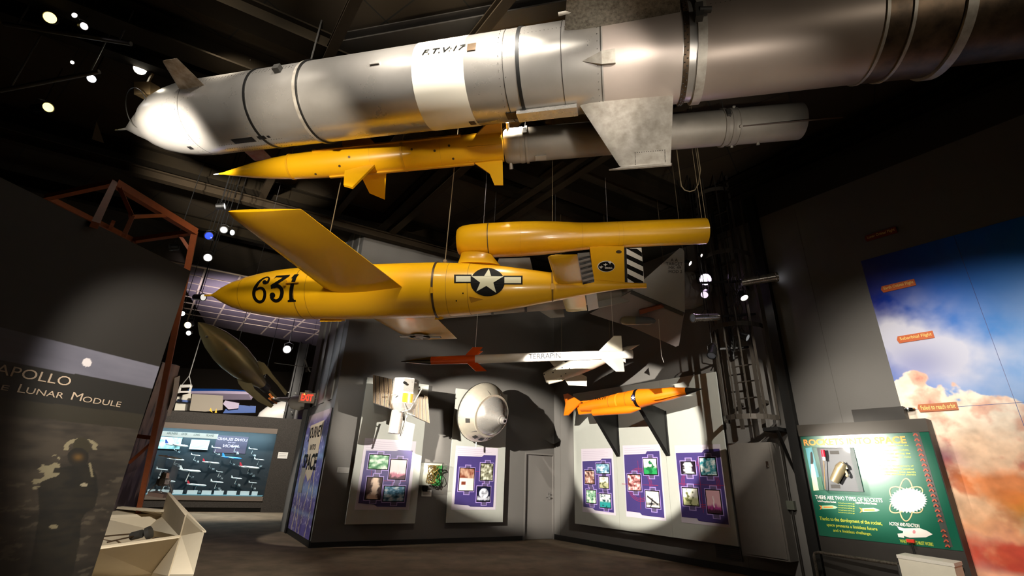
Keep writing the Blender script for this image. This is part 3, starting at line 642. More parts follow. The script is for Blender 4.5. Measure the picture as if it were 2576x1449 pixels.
# wings on one horizontal plane
ZW = 4.03; hz = lambda x, y: PZ(x, y, ZW)
w_ = V((jb.ax.x, jb.ax.y, 0)).normalized(); nn = V((w_.y, -w_.x, 0)); nn = nn if nn.dot(CAM-jb.p) > 0 else -nn
mid = lambda t: V((jb.pt(t, 0, 0, 0).x, jb.pt(t, 0, 0, 0).y, ZW))
tr0 = (hz(870, 765)-jb.p).dot(jb.ax); tr1 = (hz(1060, 767)-jb.p).dot(jb.ax)
mb = MB(); mb.wing(mid(tr0), hz(566, 532), hz(757, 526), mid(tr1), zv, .19, .10); wn = mb.build('wing', m_yel, lo, label='near wing reaching towards the viewer')
mb = MB(); mb.wing(mid(tr0), hz(1030, 852), hz(1150, 852), mid(tr1), zv, .19, .10); wf = mb.build('wing', m_yel, lo, label='far wing with a faded star insignia')
pw = planepx(V((0, 0, ZW-.085)), (0, 0, 1), .012); mb = MB()
e_ = hz(1085, 838)-hz(1030, 838)
cc = hz(1058, 838); sp = V((w_.x, w_.y, 0)); pr_ = nn
fm = lambda u, v: V((cc.x, cc.y, ZW-.078))+sp*u+pr_*v
mb.decal(join2d(circ2d(0, 0, .2), rect2d(-.42, .42, -.065, .065)), fm); mb.build('star_insignia', mat('faded ink', '#5b513a', .6), wf, smooth=0)
mb = MB(); mb.decal(join2d(star2d(0, 0, .19, math.pi), rect2d(-.40, -.2, -.045, .045), rect2d(.2, .40, -.045, .045)), lambda u, v: fm(u, v)-zv*.004); mb.build('star', m_grey, wf, smooth=0)
# jet tube on the vertical plane of the fuselage
q0, q1 = PP(1152, 608, jb.p, nv), PP(1776, 581, jb.p, nv); je = Body(q0, q1); kk = lambda x: (je.pt(je.tpx(x), 0, 0, 0)-CAM).dot(f0)/F
pr = [(je.tpx(x), h*kk(x)) for x, h in ((1154, 27), (1153, 31), (1157, 35), (1166, 39), (1185, 42), (1231, 43.5), (1309, 44), (1350, 43), (1400, 40), (1440, 36.5), (1461, 35), (1500, 33.5), (1775, 32.5))]
je.prof = pr[2:]; je2 = pr
mb = MB(); je.lathe(mb, pr, 56, cap=False); mb.build('jet_tube', m_yel, lo, label='yellow jet tube above the tail')
mb = MB(); mb.poly([je.pt(je.tpx(1162), a*10, 0, .17) for a in range(36)]); mb.poly([je.pt(je.tpx(1755), a*10, 0, .19) for a in range(36)])
mb.build('jet_opening', m_black, lo)
for x in (1231, 1311, 1463, 1552, 1563): mb = MB(); je.ring(mb, je.tpx(x), .014 if x == 1231 else .008, .006 if x == 1231 else .003, 56); mb.build('weld_joint', m_brown if x == 1231 else m_yel2, lo)
# fairing, fins, rudder
def vplate(px, tk, nm, m_=m_yel, par=None, **kw):
    mb = MB(); mb.prism([PP(x, y, jb.p, nv) for x, y in px], nv, tk); return mb.build(nm, m_, par or lo, **kw)
mb = MB(); t = [PP(x, y, jb.p, nv) for x, y in ((1150, 668), (1160, 640), (1240, 645), (1262, 672))]
a_, b_, c_, d_ = t
rings = []
for s_, wsc in ((0, .16), (.35, .13), (.7, .12), (1, .14)):
    L0 = a_.lerp(b_, s_); L1 = d_.lerp(c_, s_); rings.append([L0.lerp(L1, (1-math.cos(j*math.pi/8))/2)+nv*wsc*math.sin(j*math.pi/8)**.7 for j in range(9)]+[L0.lerp(L1, (1-math.cos(j*math.pi/8))/2)-nv*wsc*math.sin(j*math.pi/8)**.7 for j in range(7, 0, -1)])
mb.loft(rings); mb.build('front_pylon', m_yel, lo)
fin = vplate([(1483, 622), (1569, 622), (1571, 718), (1494, 716)], .07, 'tail_fin')
rud = vplate([(1575, 627), (1613, 625), (1620, 711), (1578, 713)], .05, 'rudder', m_white, smooth=0)
vplate([(1569, 625), (1575, 625), (1578, 714), (1571, 714)], .06, 'hinge_strip', m_black, smooth=0)
pf = planepx(jb.p+nv*(.035 if nv.dot(CAM-jb.p) > 0 else -.035), nv, .004); z5 = lambda x, y: (1460+x/5.176, 600+y/5.176)
mb = MB(); pr2 = planepx(jb.p+nv*(.025 if nv.dot(CAM-jb.p) > 0 else -.025), nv, .004)
for a_, b_ in ((80, 135), (205, 262), (330, 388), (460, 518), (585, 590)):
    L = [(602, max(133, a_)), (602, max(134, b_)), (818, b_+105), (818, a_+100)]
    if a_ == 80: L = [(602, 131), (735, 133), (800, 185), (802, 240)]
    if b_+105 > 578: L = [(612, a_), (612, b_), (705, 578), (820, 578), (818, min(576, a_+100))]
    if a_ > 500: continue
    mb.poly([pr2(*z5(x, y)) for x, y in L])
mb.build('stripes', m_ink, rud, label='black diagonal stripes', smooth=0)
mb = MB(); mb.decal(tuple(join2d(circ2d(335, 365, 114, 72))), lambda x, y: pf(*z5(x, y)), 1); mb.decal(circ2d(335, 365, 106, 66), lambda x, y: pf(*z5(x, y))+(pf(0, 0)-planepx(jb.p, nv, 0)(0, 0))*.05, 0)
pf2 = planepx(jb.p+nv*(.035 if nv.dot(CAM-jb.p) > 0 else -.035), nv, .009)
def plane2(cx, cy, s_): return poly2d([(cx-.6*s_, cy-.25*s_), (cx-.1*s_, cy-.15*s_), (cx+.3*s_, cy-.7*s_), (cx+.35*s_, cy-.1*s_), (cx+.8*s_, cy-.3*s_), (cx+.9*s_, cy), (cx+.3*s_, cy+.2*s_), (cx+.1*s_, cy+.8*s_), (cx-.15*s_, cy+.2*s_), (cx-.6*s_, cy+.1*s_)])
def flipy(g, cy): return [(x, 2*cy-y) for x, y in g[0]], g[1]
g = join2d(plane2(265, 375, 34), plane2(322, 345, 34), plane2(382, 315, 34), flipy(textfit('REPUBLIC', 318, 412, 370, 386, .01), 381), flipy(textfit('AVIATION', 320, 414, 392, 408, .01), 396))
mb.decal(g, lambda x, y: pf2(*z5(x, y)), 1); mb.build('emblem', [m_ink, m_white], fin, label='dark oval badge with white aircraft', smooth=0)
mb = MB(); mb.decal(circ2d(500, 175, 38, 22), lambda x, y: pf(*z5(x, y))); mb.build('fin_port', m_brown, fin, smooth=0)
mb = MB(); mb.bar(jb.pt(jT(1470), 90, -.01, 0), jb.pt(jT(1626), 90, -.01, 0), .03, .07, mi=0); mb.build('tail_boom', m_yel, lo)
ZT = 4.20; ht = lambda x, y: PZ(x, y, ZT); mt = lambda x, y: V((jb.pt((ht(x, y)-jb.p).dot(jb.ax), 0, 0, 0).x, jb.pt((ht(x, y)-jb.p).dot(jb.ax), 0, 0, 0).y, ZT))
mb = MB(); mb.wing(ht(1396, 706), ht(1377, 645), ht(1452, 640), ht(1466, 711), zv, .09, .07); mb.build('stabilizer', m_yel, lo)
el = MB(); el.prism([ht(1453, 641), ht(1483, 639), ht(1495, 706), ht(1466, 712)], zv, .05); elo = el.build('elevator', mat('elevator grey', '#8c8680', .5), lo, smooth=0)
mb = MB(); pe = planepx(V((0, 0, ZT-.025)), zv, .005)
for i in range(6):
    y = 648+i*12; k1 = (y-640)/70; xa, xb = 1454+13*k1, 1484+11*k1; mb.poly([pe(xa, y+2), pe(xb, y-6), pe(xb+.6, y-1), pe(xa+.9, y+7)])
mb.build('stripes', m_ink, elo, smooth=0)
mb = MB(); mb.wing(ht(1412, 745), ht(1424, 782), ht(1477, 781), ht(1470, 735), zv, .09, .07); mb.build('stabilizer', mat('brightly lit yellow', '#d9c27a', .35, coat=.3), lo)  # paler copy of the yellow, with the bright light put into its colour
el = MB(); el.prism([ht(1474, 735), ht(1500, 732), ht(1506, 772), ht(1480, 779)], zv, .05); el.build('elevator', mat('elevator grey', '#8c8680', .5), lo, smooth=0)
for x in (815, 1121): cab(lo, jb.pt(jT(x), 90, 0), m_rope, .008)
cab(lo, je.pt(je.tpx(1391), 90, 0), m_rope, .005)
q = je.pt(je.tpx(1770), 90, 0)
for dx in (-.03, .03): cab(lo, q+V((dx, 0, 0)), m_rope, .006)
mb = MB(); mb.ball(jb.pt(jT(1121), 90, .02), .035, 8); mb.build('rope_knot', m_rope, lo)
# loose loop of rope hanging near the jet exhaust
mb = MB(); L = [(1712, 455), (1714, 468), (1722, 478), (1735, 482), (1748, 478), (1757, 462), (1760, 440), (1762, 428)]; mb.tube([D(x, y, 7.6) for x, y in L], .01, 6)
c = D(1762, 428, 7.6); mb.cyl(c, V((c.x, c.y, CEIL)), .01, seg=6); c = D(1712, 455, 7.6); mb.cyl(c, V((c.x, c.y, CEIL)), .008, seg=6)
mb.build('rope', m_rope, label='slack loop of pale rope hanging above the jet exhaust', cat='rope')
# ------------------------------------------------------------------ orange and white sounding rocket
t0_, t1_ = D(1009, 909.5, 8.5), D(1591, 891, 8.3); tb = Body(t0_, t1_); k = 8.4/F; tT = tb.tpx
tp = [(0, .004), (tT(1040), 5*k), (tT(1065), 8*k), (tT(1085), 10*k), (tT(1196), 11*k), (tb.L, 11*k)]; tb.prof = tp
tr = thing('sounding_rocket', 'slim white rocket with orange front and black needle nose, lettered TERRAPIN', 'rocket', tb.p)
mb = MB(); tb.lathe(mb, tp[:4], 24); mb.build('nose_cone', mat('gloss black', '#15100c', .15, coat=.6), tr, label='glossy black needle nose')
mb = MB(); tb.lathe(mb, [(tT(1085), 10*k), (tT(1196), 11*k)], 24); mb.build('front_stage', m_orange, tr, label='orange front section')
mb = MB(); tb.lathe(mb, [(tT(1196), 11*k), (tb.L, 11*k)], 24); mb.build('body', m_white, tr)
def tfin(px, th, m_): mb = MB(); tb.finpx(mb, th, px, .012); mb.build('fin', m_, tr, smooth=0)
tfin([(1171, 893), (1189, 873.6), (1214, 873.6), (1198, 893)], 45, m_orange); tfin([(1175, 913), (1196, 933.6), (1224, 933), (1201, 913)], -45, m_orange)
tfin([(1507, 883), (1543.6, 845), (1563, 845), (1566, 883)], 45, m_cream); tfin([(1508, 899), (1550, 934.6), (1571, 934.6), (1567, 902)], -45, m_grey)
tfin([(1171, 899), (1199, 884), (1214, 884), (1198, 897)], 135, m_orange); tfin([(1507, 890), (1543, 868), (1563, 868), (1566, 888)], 135, m_cream)
g = textfit('TERRAPIN', 1330, 1410, 902, 889, .004); g = ([(x, y-(x-1370)*.03) for x, y in g[0]], g[1])
mb = MB(); mb.decal(slice2d(g, 2), lambda x, y: bodypx(tb, x, y, .002)); mb.build('lettering', m_ink, tr, smooth=0)
for x in (1195, 1545): cab(tr, tb.pt(tT(x), 90, .0), m_white, .0035)
# ------------------------------------------------------------------ stubby white missile behind it
a_, b_ = D(1370, 951.5, 9.8), D(1609, 867, 9.8); wb = Body(a_, b_); k = 9.8/F; wT = wb.tpx
wp = [(0, 11*k), (wT(1372), 14*k), (wT(1385), 17*k), (wT(1405), 19.5*k), (wT(1450), 20.5*k), (wT(1490), 19*k), (wT(1530), 14.5*k), (wT(1566), 9*k), (wT(1567), 7.5*k), (wT(1580), 6.5*k), (wb.L, .003)]; wb.prof = wp
wm_ = thing('white_missile', 'stubby cream white winged missile partly hidden behind the slim rocket', 'missile', wb.p)
mb = MB(); wb.lathe(mb, wp, 36); mb.build('body', m_cream, wm_)
for px, th in (([(1380, 962), (1388, 954), (1446, 934), (1414, 958), (1380, 966)], -60), ([(1421, 955), (1455, 937), (1476, 948), (1476, 971), (1430, 969)], -100), ([(1382, 908), (1416, 904), (1430, 925), (1396, 925)], 95), ([(1560, 905), (1573, 896), (1574, 912)], -60)):
    mb = MB(); wb.finpx(mb, th, px, .03); mb.build('fin', m_cream, wm_, smooth=0)
mb = MB()
for x, a in ((1393, 20), (1372, 40), (1400, 35), (1420, -20), (1408, -25), (1432, 5), (1417, 30)): mb.cyl(wb.pt(wT(x), a, -.01), wb.pt(wT(x), a, .004), .013, seg=8)
mb.build('small_ports', m_ink, wm_)
for x in (1420, 1540): cab(wm_, wb.pt(wT(x), 90, 0), m_rope, .004)
# ------------------------------------------------------------------ grey delta target drone
nA = V((-.25, -.93, -.27)).normalized(); oA = D(1720, 700, 9.0); PA = lambda x, y: PP(x, y, oA, nA)
dn = thing('target_drone', 'grey delta-winged target drone hung on its side, lettered A A TARGET MK 49 MOD 2', 'drone', oA)
mb = MB(); mb.prism([PA(*p) for p in ((1709, 625), (1716, 626), (1721, 634), (1722.5, 786), (1718, 789), (1588, 732))], nA, .06); fA = mb.build('wing', m_grey, dn, smooth=0, label='upright lettered wing')
m_ = planepx(oA-nA*(-.03 if nA.dot(CAM-oA) > 0 else .03), nA, .004)
g = join2d(textfit('A A', 1687, 1705, 658, 650.5), textfit('TARGET', 1675, 1717, 668, 660), textfit('MK 49', 1682, 1713, 677, 669.5), textfit('MOD 2', 1682, 1716, 687, 679.5))
mb = MB(); mb.decal(g, m_); mb.build('lettering', m_ink, fA, smooth=0)
H1, H2, Q = PA(1588, 732), PA(1722, 788), D(1484, 788, 9.7); nB = (H2-H1).cross(Q-H1).normalized(); PB = lambda x, y: PP(x, y, H1, nB)
mb = MB(); mb.prism([PB(*p) for p in ((1484, 788), (1588, 732), (1721, 789), (1708, 868), (1700, 871), (1600, 826))], nB, .06); mb.build('wing', mat('rosy grey paint', '#8f8583', .55), dn, smooth=0)
sB = nB if nB.dot(CAM-H1) > 0 else -nB
mb = MB(); mb.bar(PB(1588, 733)+sB*.03, PB(1720, 789)+sB*.03, .07, .05, sB); mb.build('hinge_rail', m_dgrey, dn, smooth=0)
a_, b_ = PB(1566, 797)+sB*.22, PB(1653, 798)+sB*.22; ax_ = (b_-a_); L = ax_.length; R_ = .088
mb = MB(); mb.lathe(a_, ax_, [(0, .03), (.03, .07), (.1, R_), (L*.45, R_)], 24); pod = mb.build('engine_pod', mat('olive grey', '#77705a', .4), dn)
mb = MB(); mb.lathe(a_, ax_, [(L*.45, R_), (L*.8, R_*.9), (L*.95, .05), (L, .01)], 24); mb.build('pod_tail', mat('blue grey', '#5e6468', .4), pod)
mb = MB(); mb.bar((a_+b_)/2, (a_+b_)/2-sB*.22, .05, .12, ax_.normalized()); mb.prism([PB(1610, 775)+sB*.1, PB(1664, 762)+sB*.1, PB(1672, 768)+sB*.1, PB(1612, 786)+sB*.1], nB, .08, 0); mb.build('pylon', mat('red brown paint', '#8a4426', .5), dn)
a_, b_ = D(1560, 738, 10.6), D(1795, 728, 10.2); db = Body(a_, b_); k = 10.3/F
dp_ = [(0, 10*k), (.3, 32*k), (.8, 46*k), (1.3, 49*k), (db.L-.45, 47*k), (db.L-.2, 36*k), (db.L-.05, 18*k), (db.L, 2*k)]
mb = MB(); db.lathe(mb, dp_, 40); mb.build('fuselage', m_grey, dn)
cab(dn, PA(1718, 640), m_rope, .005); cab(dn, db.pt(1.0, 90, 0, .3), m_rope, .005)
mb = MB(); mb.tube([D(1657, 803, 8.9), D(1660, 850, 8.9), D(1664, 895, 8.85), D(1670, 912, 8.8)], .006, 5); mb.build('loose_wire', m_white, dn)
# ------------------------------------------------------------------ long grey missile behind the flying bomb
a_, b_ = D(1090, 770, 9.4), D(1560, 733, 9.4); lb = Body(a_, b_, [(-1, .27), (6, .27)]); lT = lb.tpx
lm = thing('grey_missile', 'long grey missile hanging just behind the yellow flying bomb', 'missile', lb.p)
mb = MB(); lb.lathe(mb, [(-.6, .16), (-.3, .24), (0, .27), (lT(1430), .27), (lT(1500), .2), (lT(1560), .12)], 40); mb.build('body', m_alugrey, lm)
for x in (1237, 1320): mb = MB(); lb.ring(mb, lT(x), .05, .012); mb.build('clamp_band', m_dgrey, lm)
for px, th in (([(1240, 700), (1255, 650), (1333, 648), (1345, 700)], 80), ([(1350, 778), (1415, 770), (1420, 797), (1385, 800)], -100), ([(1500, 735), (1590, 700), (1600, 755), (1505, 775)], -60)):
    mb = MB(); lb.finpx(mb, th, px, .03); mb.build('fin', m_grey, lm, smooth=0)
for x in (1237, 1400): cab(lm, lb.pt(lT(x), 90, 0), m_dgrey, .005)
# ------------------------------------------------------------------ polished drop tank with long tail fins
a_, b_ = D(499, 811, 8.3), D(658, 966, 10.0); sb = Body(a_, b_); L = sb.L
sp_ = [(0, .01), (.04*L, .06), (.12*L, .14), (.25*L, .225), (.4*L, .275), (.52*L, .285), (.68*L, .26), (.82*L, .20), (.94*L, .135), (L, .10)]; sb.prof = sp_
dt = thing('drop_tank', 'shiny metal teardrop tank with long curved tail fins, nose up, hanging at left', 'tank', sb.p)
mb = MB(); sb.lathe(mb, sp_, 48); mb.build('tank', mat('polished gunmetal', '#857650', .3, .8, var=.15, vscale=3), dt)
mb = MB(); sb.lathe(mb, [(L, .1), (L*1.1, .09), (L*1.13, .05)], 24); mb.build('tail_plug', m_black, dt)
mf = mat('fin brass grey', '#8f8463', .35, .8, var=.2, vscale=4)
z4 = lambda L_: [(480+x/4.997, 780+y/4.997) for x, y in L_]
for L_, dd in ((z4([(590, 810), (578, 850), (600, 920), (650, 985), (720, 1040), (850, 1150), (1010, 1228), (1040, 1200), (900, 1080), (800, 990), (770, 920), (700, 870)]), 9.5), (z4([(785, 645), (850, 640), (920, 665), (970, 720), (1030, 810), (1120, 920), (1212, 1030), (1190, 1075), (1090, 940), (960, 800), (890, 820), (830, 740)]), 9.75), (z4([(925, 955), (945, 950), (1085, 1095), (1065, 1110)]), 10.1)):
    base = D(*L_[0], dd); n = (base-CAM).normalized()+V((.15, 0, .3)); mb = MB(); mb.prism([PP(x, y, base, n) for x, y in L_], n, .03); mb.build('tail_fin', mf, dt, smooth=0)
mb = MB()
for f_, a in ((.3, 0), (.6, -25), (.12, -30)): mb.cyl(sb.pt(f_*L, a, -.01), sb.pt(f_*L, a, .006), .022, seg=10)
mb.build('filler_caps', m_dgrey, dt)
cab(dt, sb.pt(L*.4, 90, 0), m_dgrey, .005); cab(dt, sb.pt(L*.97, 90, 0), m_dgrey, .005)
# ------------------------------------------------------------------ wall panels with posters
def zc(x0, y0, sc): return lambda x, y: (x0+x/sc, y0+y/sc)
def photofn(cols, seed, kind='noise'):
    c = [lin(x) for x in cols]
    def fn(u, v):
        n = fbm(u*4.2+seed*7.1, v*4.2, seed, 4)*.9+.5
        if kind == 'sky':   # light upper part, dark subject low
            col = mixc(c[2], c[1], sstep(.55, .35, v)); s_ = n-.62+.55*math.exp(-((u-.5)**2+(v-.45)**2)*9)
            return mixc(col, c[0], sstep(.1, .3, s_-.12))
        if kind == 'plume':
            d = abs(u-.5+.12*fbm(v*5, seed))-.18-.15*(1-v); return mixc(c[2], c[0], sstep(-.1, .08, d+.2*(n-.5)))
        if kind == 'ramp':  # diagonal launcher
            d = abs((v-.62)+(u-.2)*.62)-.07; k = sstep(.02, -.02, d) if .1 < u < .92 else 0; k = max(k, sstep(.3, .26, v)*sstep(.1, .14, v)*(.5+n*.5)); k = max(k, sstep(.02, 0, abs(u-.42-(v-.3)*.3)-.03)*(1 if v < .55 else 0)); return mixc(c[2], c[0], k)
        if kind == 'tower':
            k = sstep(.03, .0, abs(u-.5+.02*math.sin(v*20))-.03) if .15 < v < .75 else 0
            base = mixc(c[1], c[2], sstep(.3, .45, v+.1*n)); return mixc(base, [.8, .7, .7], k) if v > .25 else mixc(c[0], base, sstep(.1, .25, v+.2*(n-.5)))
        if kind == 'globe':
            r = math.hypot(u-.5, v-.55); k = sstep(.38, .35, r); k2 = sstep(.25, .1, abs(v-.18)+.2*n); return mixc(c[0], c[2], max(k*(.3+n), k2*.8))
        if kind == 'doc':
            if v > .55: return mixc(c[0], c[1], n)
            return c[0] if (.12 < u < .45 and .25 < v < .42) else mixc(c[2], c[1], .25 if (int(v*40) % 3 == 0 and u > .5) else 0)
        t = n; return mixc(c[0], c[1], t*2) if t < .5 else mixc(c[1], c[2], t*2-1)
    return fn
def poster(W, panel, off, zm, prect, purple, photos, circles=None):
    def H(x, y): return W.hit(*zm(x, y), off)
    a0, z1 = H(*prect[0]); a1, z0 = H(*prect[1])
    mb = MB(); W.box(mb, a0, a1, z0, z1, off-.004, off+.003); po = mb.build('poster', m_lav, panel, label='lavender and purple printed poster', smooth=0)
    mb = MB(); mb.decal(poly2d([H(*p) for p in purple]), W.map(off+.006)); mb.build('purple_field', m_purple, po, smooth=0)
    mb = MB()
    for cx, cy, rs in (circles or []):
        c = H(cx, cy)
        for r in rs:
            pts = [(c[0]+r*math.cos(i*.157), c[1]+r*math.sin(i*.157)) for i in range(41)]; mb.decal(stroke2d(pts, .008), W.map(off+.008))
        mb.decal(join2d(rect2d(c[0]-.5, c[0]+.5, c[1]-.004, c[1]+.004), rect2d(c[0]-.004, c[0]+.004, c[1]-.5, c[1]+.5)), W.map(off+.008))
    if not circles:
        for i in range(len(photos)-1):
            A, B = H(*photos[i][0]), H(*photos[i+1][1]); mb.decal(join2d(rect2d(min(A[0], B[0])+.05, max(A[0], B[0]), A[1]-.06, A[1]-.052), rect2d(A[0]+.08, A[0]+.088, min(A[1], B[1]), max(A[1], B[1]))), W.map(off+.008))
    lo_, hi_ = [min(p[i] for p in [H(*q) for q in purple]) for i in (0, 1)], [max(p[i] for p in [H(*q) for q in purple]) for i in (0, 1)]
    mb.build('red_lines', m_redline, po, smooth=0)
    for k_, (tl, br, cols, kind) in enumerate(photos):
        a, b = H(*tl), H(*br); x0, x1, z0_, z1_ = a[0], b[0], b[1], a[1]
        tab = (x0+x1)/2+.02
        mb = MB(); W.box(mb, x0-.035, x1+.035, z0_-.035, z1_+.035, off, off+.010, 0); W.box(mb, tab-.08, tab+.08, z0_-.10, z1_+.09, off, off+.009, 0)
        W.box(mb, x0-.018, x1+.018, z0_-.018, z1_+.018, off, off+.013, 1); W.box(mb, tab-.06, tab+.06, z0_-.085, z1_+.075, off, off+.011, 2)
        fr = mb.build('photo_border', [m_glowl, m_ink, m_greyc], po, smooth=0)
        fn = photofn(cols, k_*3+len(cols[0])+x0*3, kind)
        gridprint('photo', lambda s, z: W.P(x0+(x1-x0)*s, z0_+(z1_-z0_)*z, off+.016), 0, 1, 0, 1, 26, 26, fn, m_print, fr)
    mb = MB()
    a0_, z1_ = H(*prect[0]); wd_ = a1-a0_
    for r_ in range(5):
        y = z1_-.06-r_*.045; mb.decal(rect2d(a0_+.05, a0_+wd_*(.75+.1*(r_ % 2)), y-.006, y), W.map(off+.005))
    mb.build('caption_lines', mat('caption lilac', '#b0a2b8', .6), po, smooth=0)
def panel(W, a0, a1, z0, z1, off, label, group=None):
    t = thing('display_panel', label, 'panel', W.P((a0+a1)/2, z0, 0), group)
    mb = MB(); W.box(mb, a0, a1, z0, z1, off-.04, off); mb.build('board', m_panel, t, smooth=0)
    mb = MB(); W.box(mb, a0+.06, a1-.06, z0+.06, z1-.06, 0.002, off-.04); mb.build('rear_frame', m_black, t, smooth=0)
    return t
P1 = panel(WB, .60, 2.12, .43, 3.52, .12, 'tall grey panel under the satellite, poster with four tinted photos')
za = zc(720, 900, 2.898)
poster(WB, P1, .12, za, ((575, 585), (895, 1108)), [(583, 676), (800, 680), (820, 672), (922, 677), (872, 1088), (660, 1085), (640, 1070), (524, 1060)],
 [((612, 708), (735, 812), ('#2c7a45', '#7fb98a', '#e0efe0'), 'noise'), ((765, 742), (862, 885), ('#4a2030', '#c97a90', '#f7dde0'), 'tower'), ((595, 873), (680, 1030), ('#3a1410', '#7a3a2a', '#f5d8c0'), 'plume'), ((718, 938), (852, 1045), ('#123a55', '#5a9cc0', '#e8f4f8'), 'noise')])
P2 = panel(WB, 2.86, 4.36, .43, 3.52, .12, 'tall grey panel under the capsule, poster with three photos')
poster(WB, P2, .12, za, ((1238, 640), (1525, 1108)), [(1250, 715), (1425, 722), (1440, 710), (1527, 712), (1508, 1088), (1340, 1085), (1325, 1075), (1224, 1068)],
 [((1268, 806), (1360, 968), ('#7a3a28', '#c9a58c', '#efe6dc'), 'doc'), ((1420, 772), (1500, 892), ('#22261c', '#8a8a70', '#f2f2e0'), 'noise'), ((1395, 942), (1480, 1046), ('#0e1030', '#5a6aa0', '#e8ecf8'), 'globe')])
zb = zc(1300, 900, 2.898)
PA1 = panel(WR, .90, 2.325, .45, 3.62, .12, 'left of three joined grey panels, poster with five small photos', 'three joined panels under the orange missile')
poster(WR, PA1, .12, zb, ((470, 665), (722, 1150)), [(480, 755), (608, 750), (622, 735), (692, 735), (710, 1130), (570, 1112), (558, 1098), (487, 1085)],
 [((583, 775), (678, 842), ('#1c4a6a', '#7ab0c8', '#eef6f8'), 'noise'), ((500, 825), (568, 918), ('#3a2018', '#b08070', '#f0e0d4'), 'noise'), ((605, 868), (672, 950), ('#5a5f38', '#b8b890', '#f4f2dc'), 'sky'), ((510, 965), (580, 1060), ('#2a5a40', '#90c0a0', '#eef4e4'), 'noise'), ((608, 993), (688, 1094), ('#0c4a50', '#2a9a98', '#f0f6ee'), 'sky')])
PA2 = panel(WR, 2.33, 3.705, .45, 3.62, .12, 'middle of three joined grey panels, poster with three photos and red circles', 'three joined panels under the orange missile')
poster(WR, PA2, .12, zb, ((772, 640), (1090, 1190)), [(783, 708), (940, 700), (950, 682), (1040, 680), (1078, 1168), (915, 1148), (900, 1130), (803, 1118)],
 [((925, 737), (1027, 850), ('#0c6a38', '#2a9a58', '#e6f0e0'), 'sky'), ((812, 853), (908, 968), ('#5a1c1c', '#c08080', '#f8e8e0'), 'noise'), ((942, 972), (1045, 1094), ('#14121c', '#9898a8', '#f6f2ea'), 'ramp')], [(895, 925, (.28, .31, .34))])
PA3 = panel(WR, 3.71, 5.07, .45, 3.62, .12, 'right of three joined grey panels, poster with four photos and red cross', 'three joined panels under the orange missile')
poster(WR, PA3, .12, zb, ((1150, 640), (1560, 1240)), [(1160, 695), (1350, 690), (1370, 668), (1478, 663), (1547, 1217), (1328, 1190), (1315, 1170), (1205, 1160)],
 [((1200, 762), (1305, 845), ('#1c0c20', '#7a5a50', '#ffffff'), 'plume'), ((1335, 732), (1462, 856), ('#10202a', '#3a9aa8', '#f4f8f4'), 'noise'), ((1210, 950), (1330, 1078), ('#6a7040', '#c8cc98', '#f4f2e4'), 'sky'), ((1380, 965), (1500, 1138), ('#3a2030', '#a03a80', '#d9a8b0'), 'tower')], [(1340, 925, (.36, .39, .42))])
# ------------------------------------------------------------------ satellite model on the wall
OFF = .95; S = lambda x, y, o=OFF: WB.P(*WB.hit(x, y, o), o)
zz = zc(860, 920, 7.628); Z = lambda x, y, o=OFF: S(*zz(x, y), o)
sat = thing('satellite', 'shiny eight-sided satellite with two ribbed solar paddles, on the wall', 'satellite', WB.P(1.4, 2.95, .9))
top, bot = Z(1230, 270), Z(1160, 900); ax_ = bot-top; Lb = ax_.length; axn = ax_.normalized()
mb = MB(); mb.lathe(top, ax_, [(0, .30), (Lb*.75, .30), (Lb, .20)], 8, ref=(WB.n*1+WB.u*.40), cap=True); mb.build('body', m_alu2, sat, smooth=10)
mb = MB(); c_ = top+axn*Lb*.5+WB.n*.26+WB.u*.15
mb.lathe(top+axn*(Lb*.47), ax_, [(0, .303), (Lb*.27, .303)], 8, ref=(WB.n*1+WB.u*.40), th0=0, th1=math.pi/4); mb.lathe(top+axn*(Lb*.47), ax_, [(0, .303), (Lb*.27, .303)], 8, ref=(WB.n*1+WB.u*.40), th0=-math.pi/4, th1=0) if False else None
mb.build('orange_foil', mat('orange foil', '#ee7a22', .3, .3), sat)
mb = MB(); mb.cyl(Z(1075, 870), Z(1000, 1300), .135, .135, 28); mb.build('telescope_tube', m_alu2, sat)
mb = MB(); mb.cyl(Z(1245, 960), Z(1120, 1390), .02, .02); mb.build('boom', m_alu2, sat)
def paddle(q):
    pts = [Z(*p) for p in q]; a, b, c, d = pts; n = (b-a).cross(d-a).normalized(); mb = MB(); mb.prism(pts, n, .012, 0)
    N = 22
    for i in range(N+1):
        t = i/N
        if i % 5 == 2: continue
        for sg in (1, -1): mb.bar(a.lerp(b, t)+n*.012*sg, d.lerp(c, t)+n*.012*sg, .009, .008, n, 1)
    for t in (0, .45, 1):
        mb.bar(a.lerp(d, t)+n*.015, b.lerp(c, t)+n*.015, .014, .016, n, 2)
    mb.build('solar_paddle', [mat('paddle dark', '#2e2620', .4, .3), mat('paddle rib', '#75644f', .4, .4), m_dgrey], sat, smooth=0)
paddle([(602, 180), (960, 262), (1000, 840), (605, 715)]); paddle([(1390, 490), (1650, 600), (1690, 1110), (1360, 960)])
mb = MB()
for a, b in (((1550, 415), (1310, 840)), ((1310, 840), (1150, 890)), ((1190, 700), (1260, 920)), ((1260, 920), (1400, 960)), ((960, 560), (1040, 560)), ((1360, 700), (1400, 740)), ((1330, 310), (1430, 330))): mb = MB(); mb.cyl(Z(*a, OFF+.28), Z(*b, OFF+.24), .013, seg=6); mb.build('strut', m_alu2, sat)
mb = MB(); mb.ball(Z(1485, 420), .03, 8); mb.build('antenna_ball', m_alu2, sat)
mb = MB(); mb.cyl(Z(1200, 500, .1), Z(1200, 500, OFF-.2), .05); mb.build('wall_mount', m_black, sat)
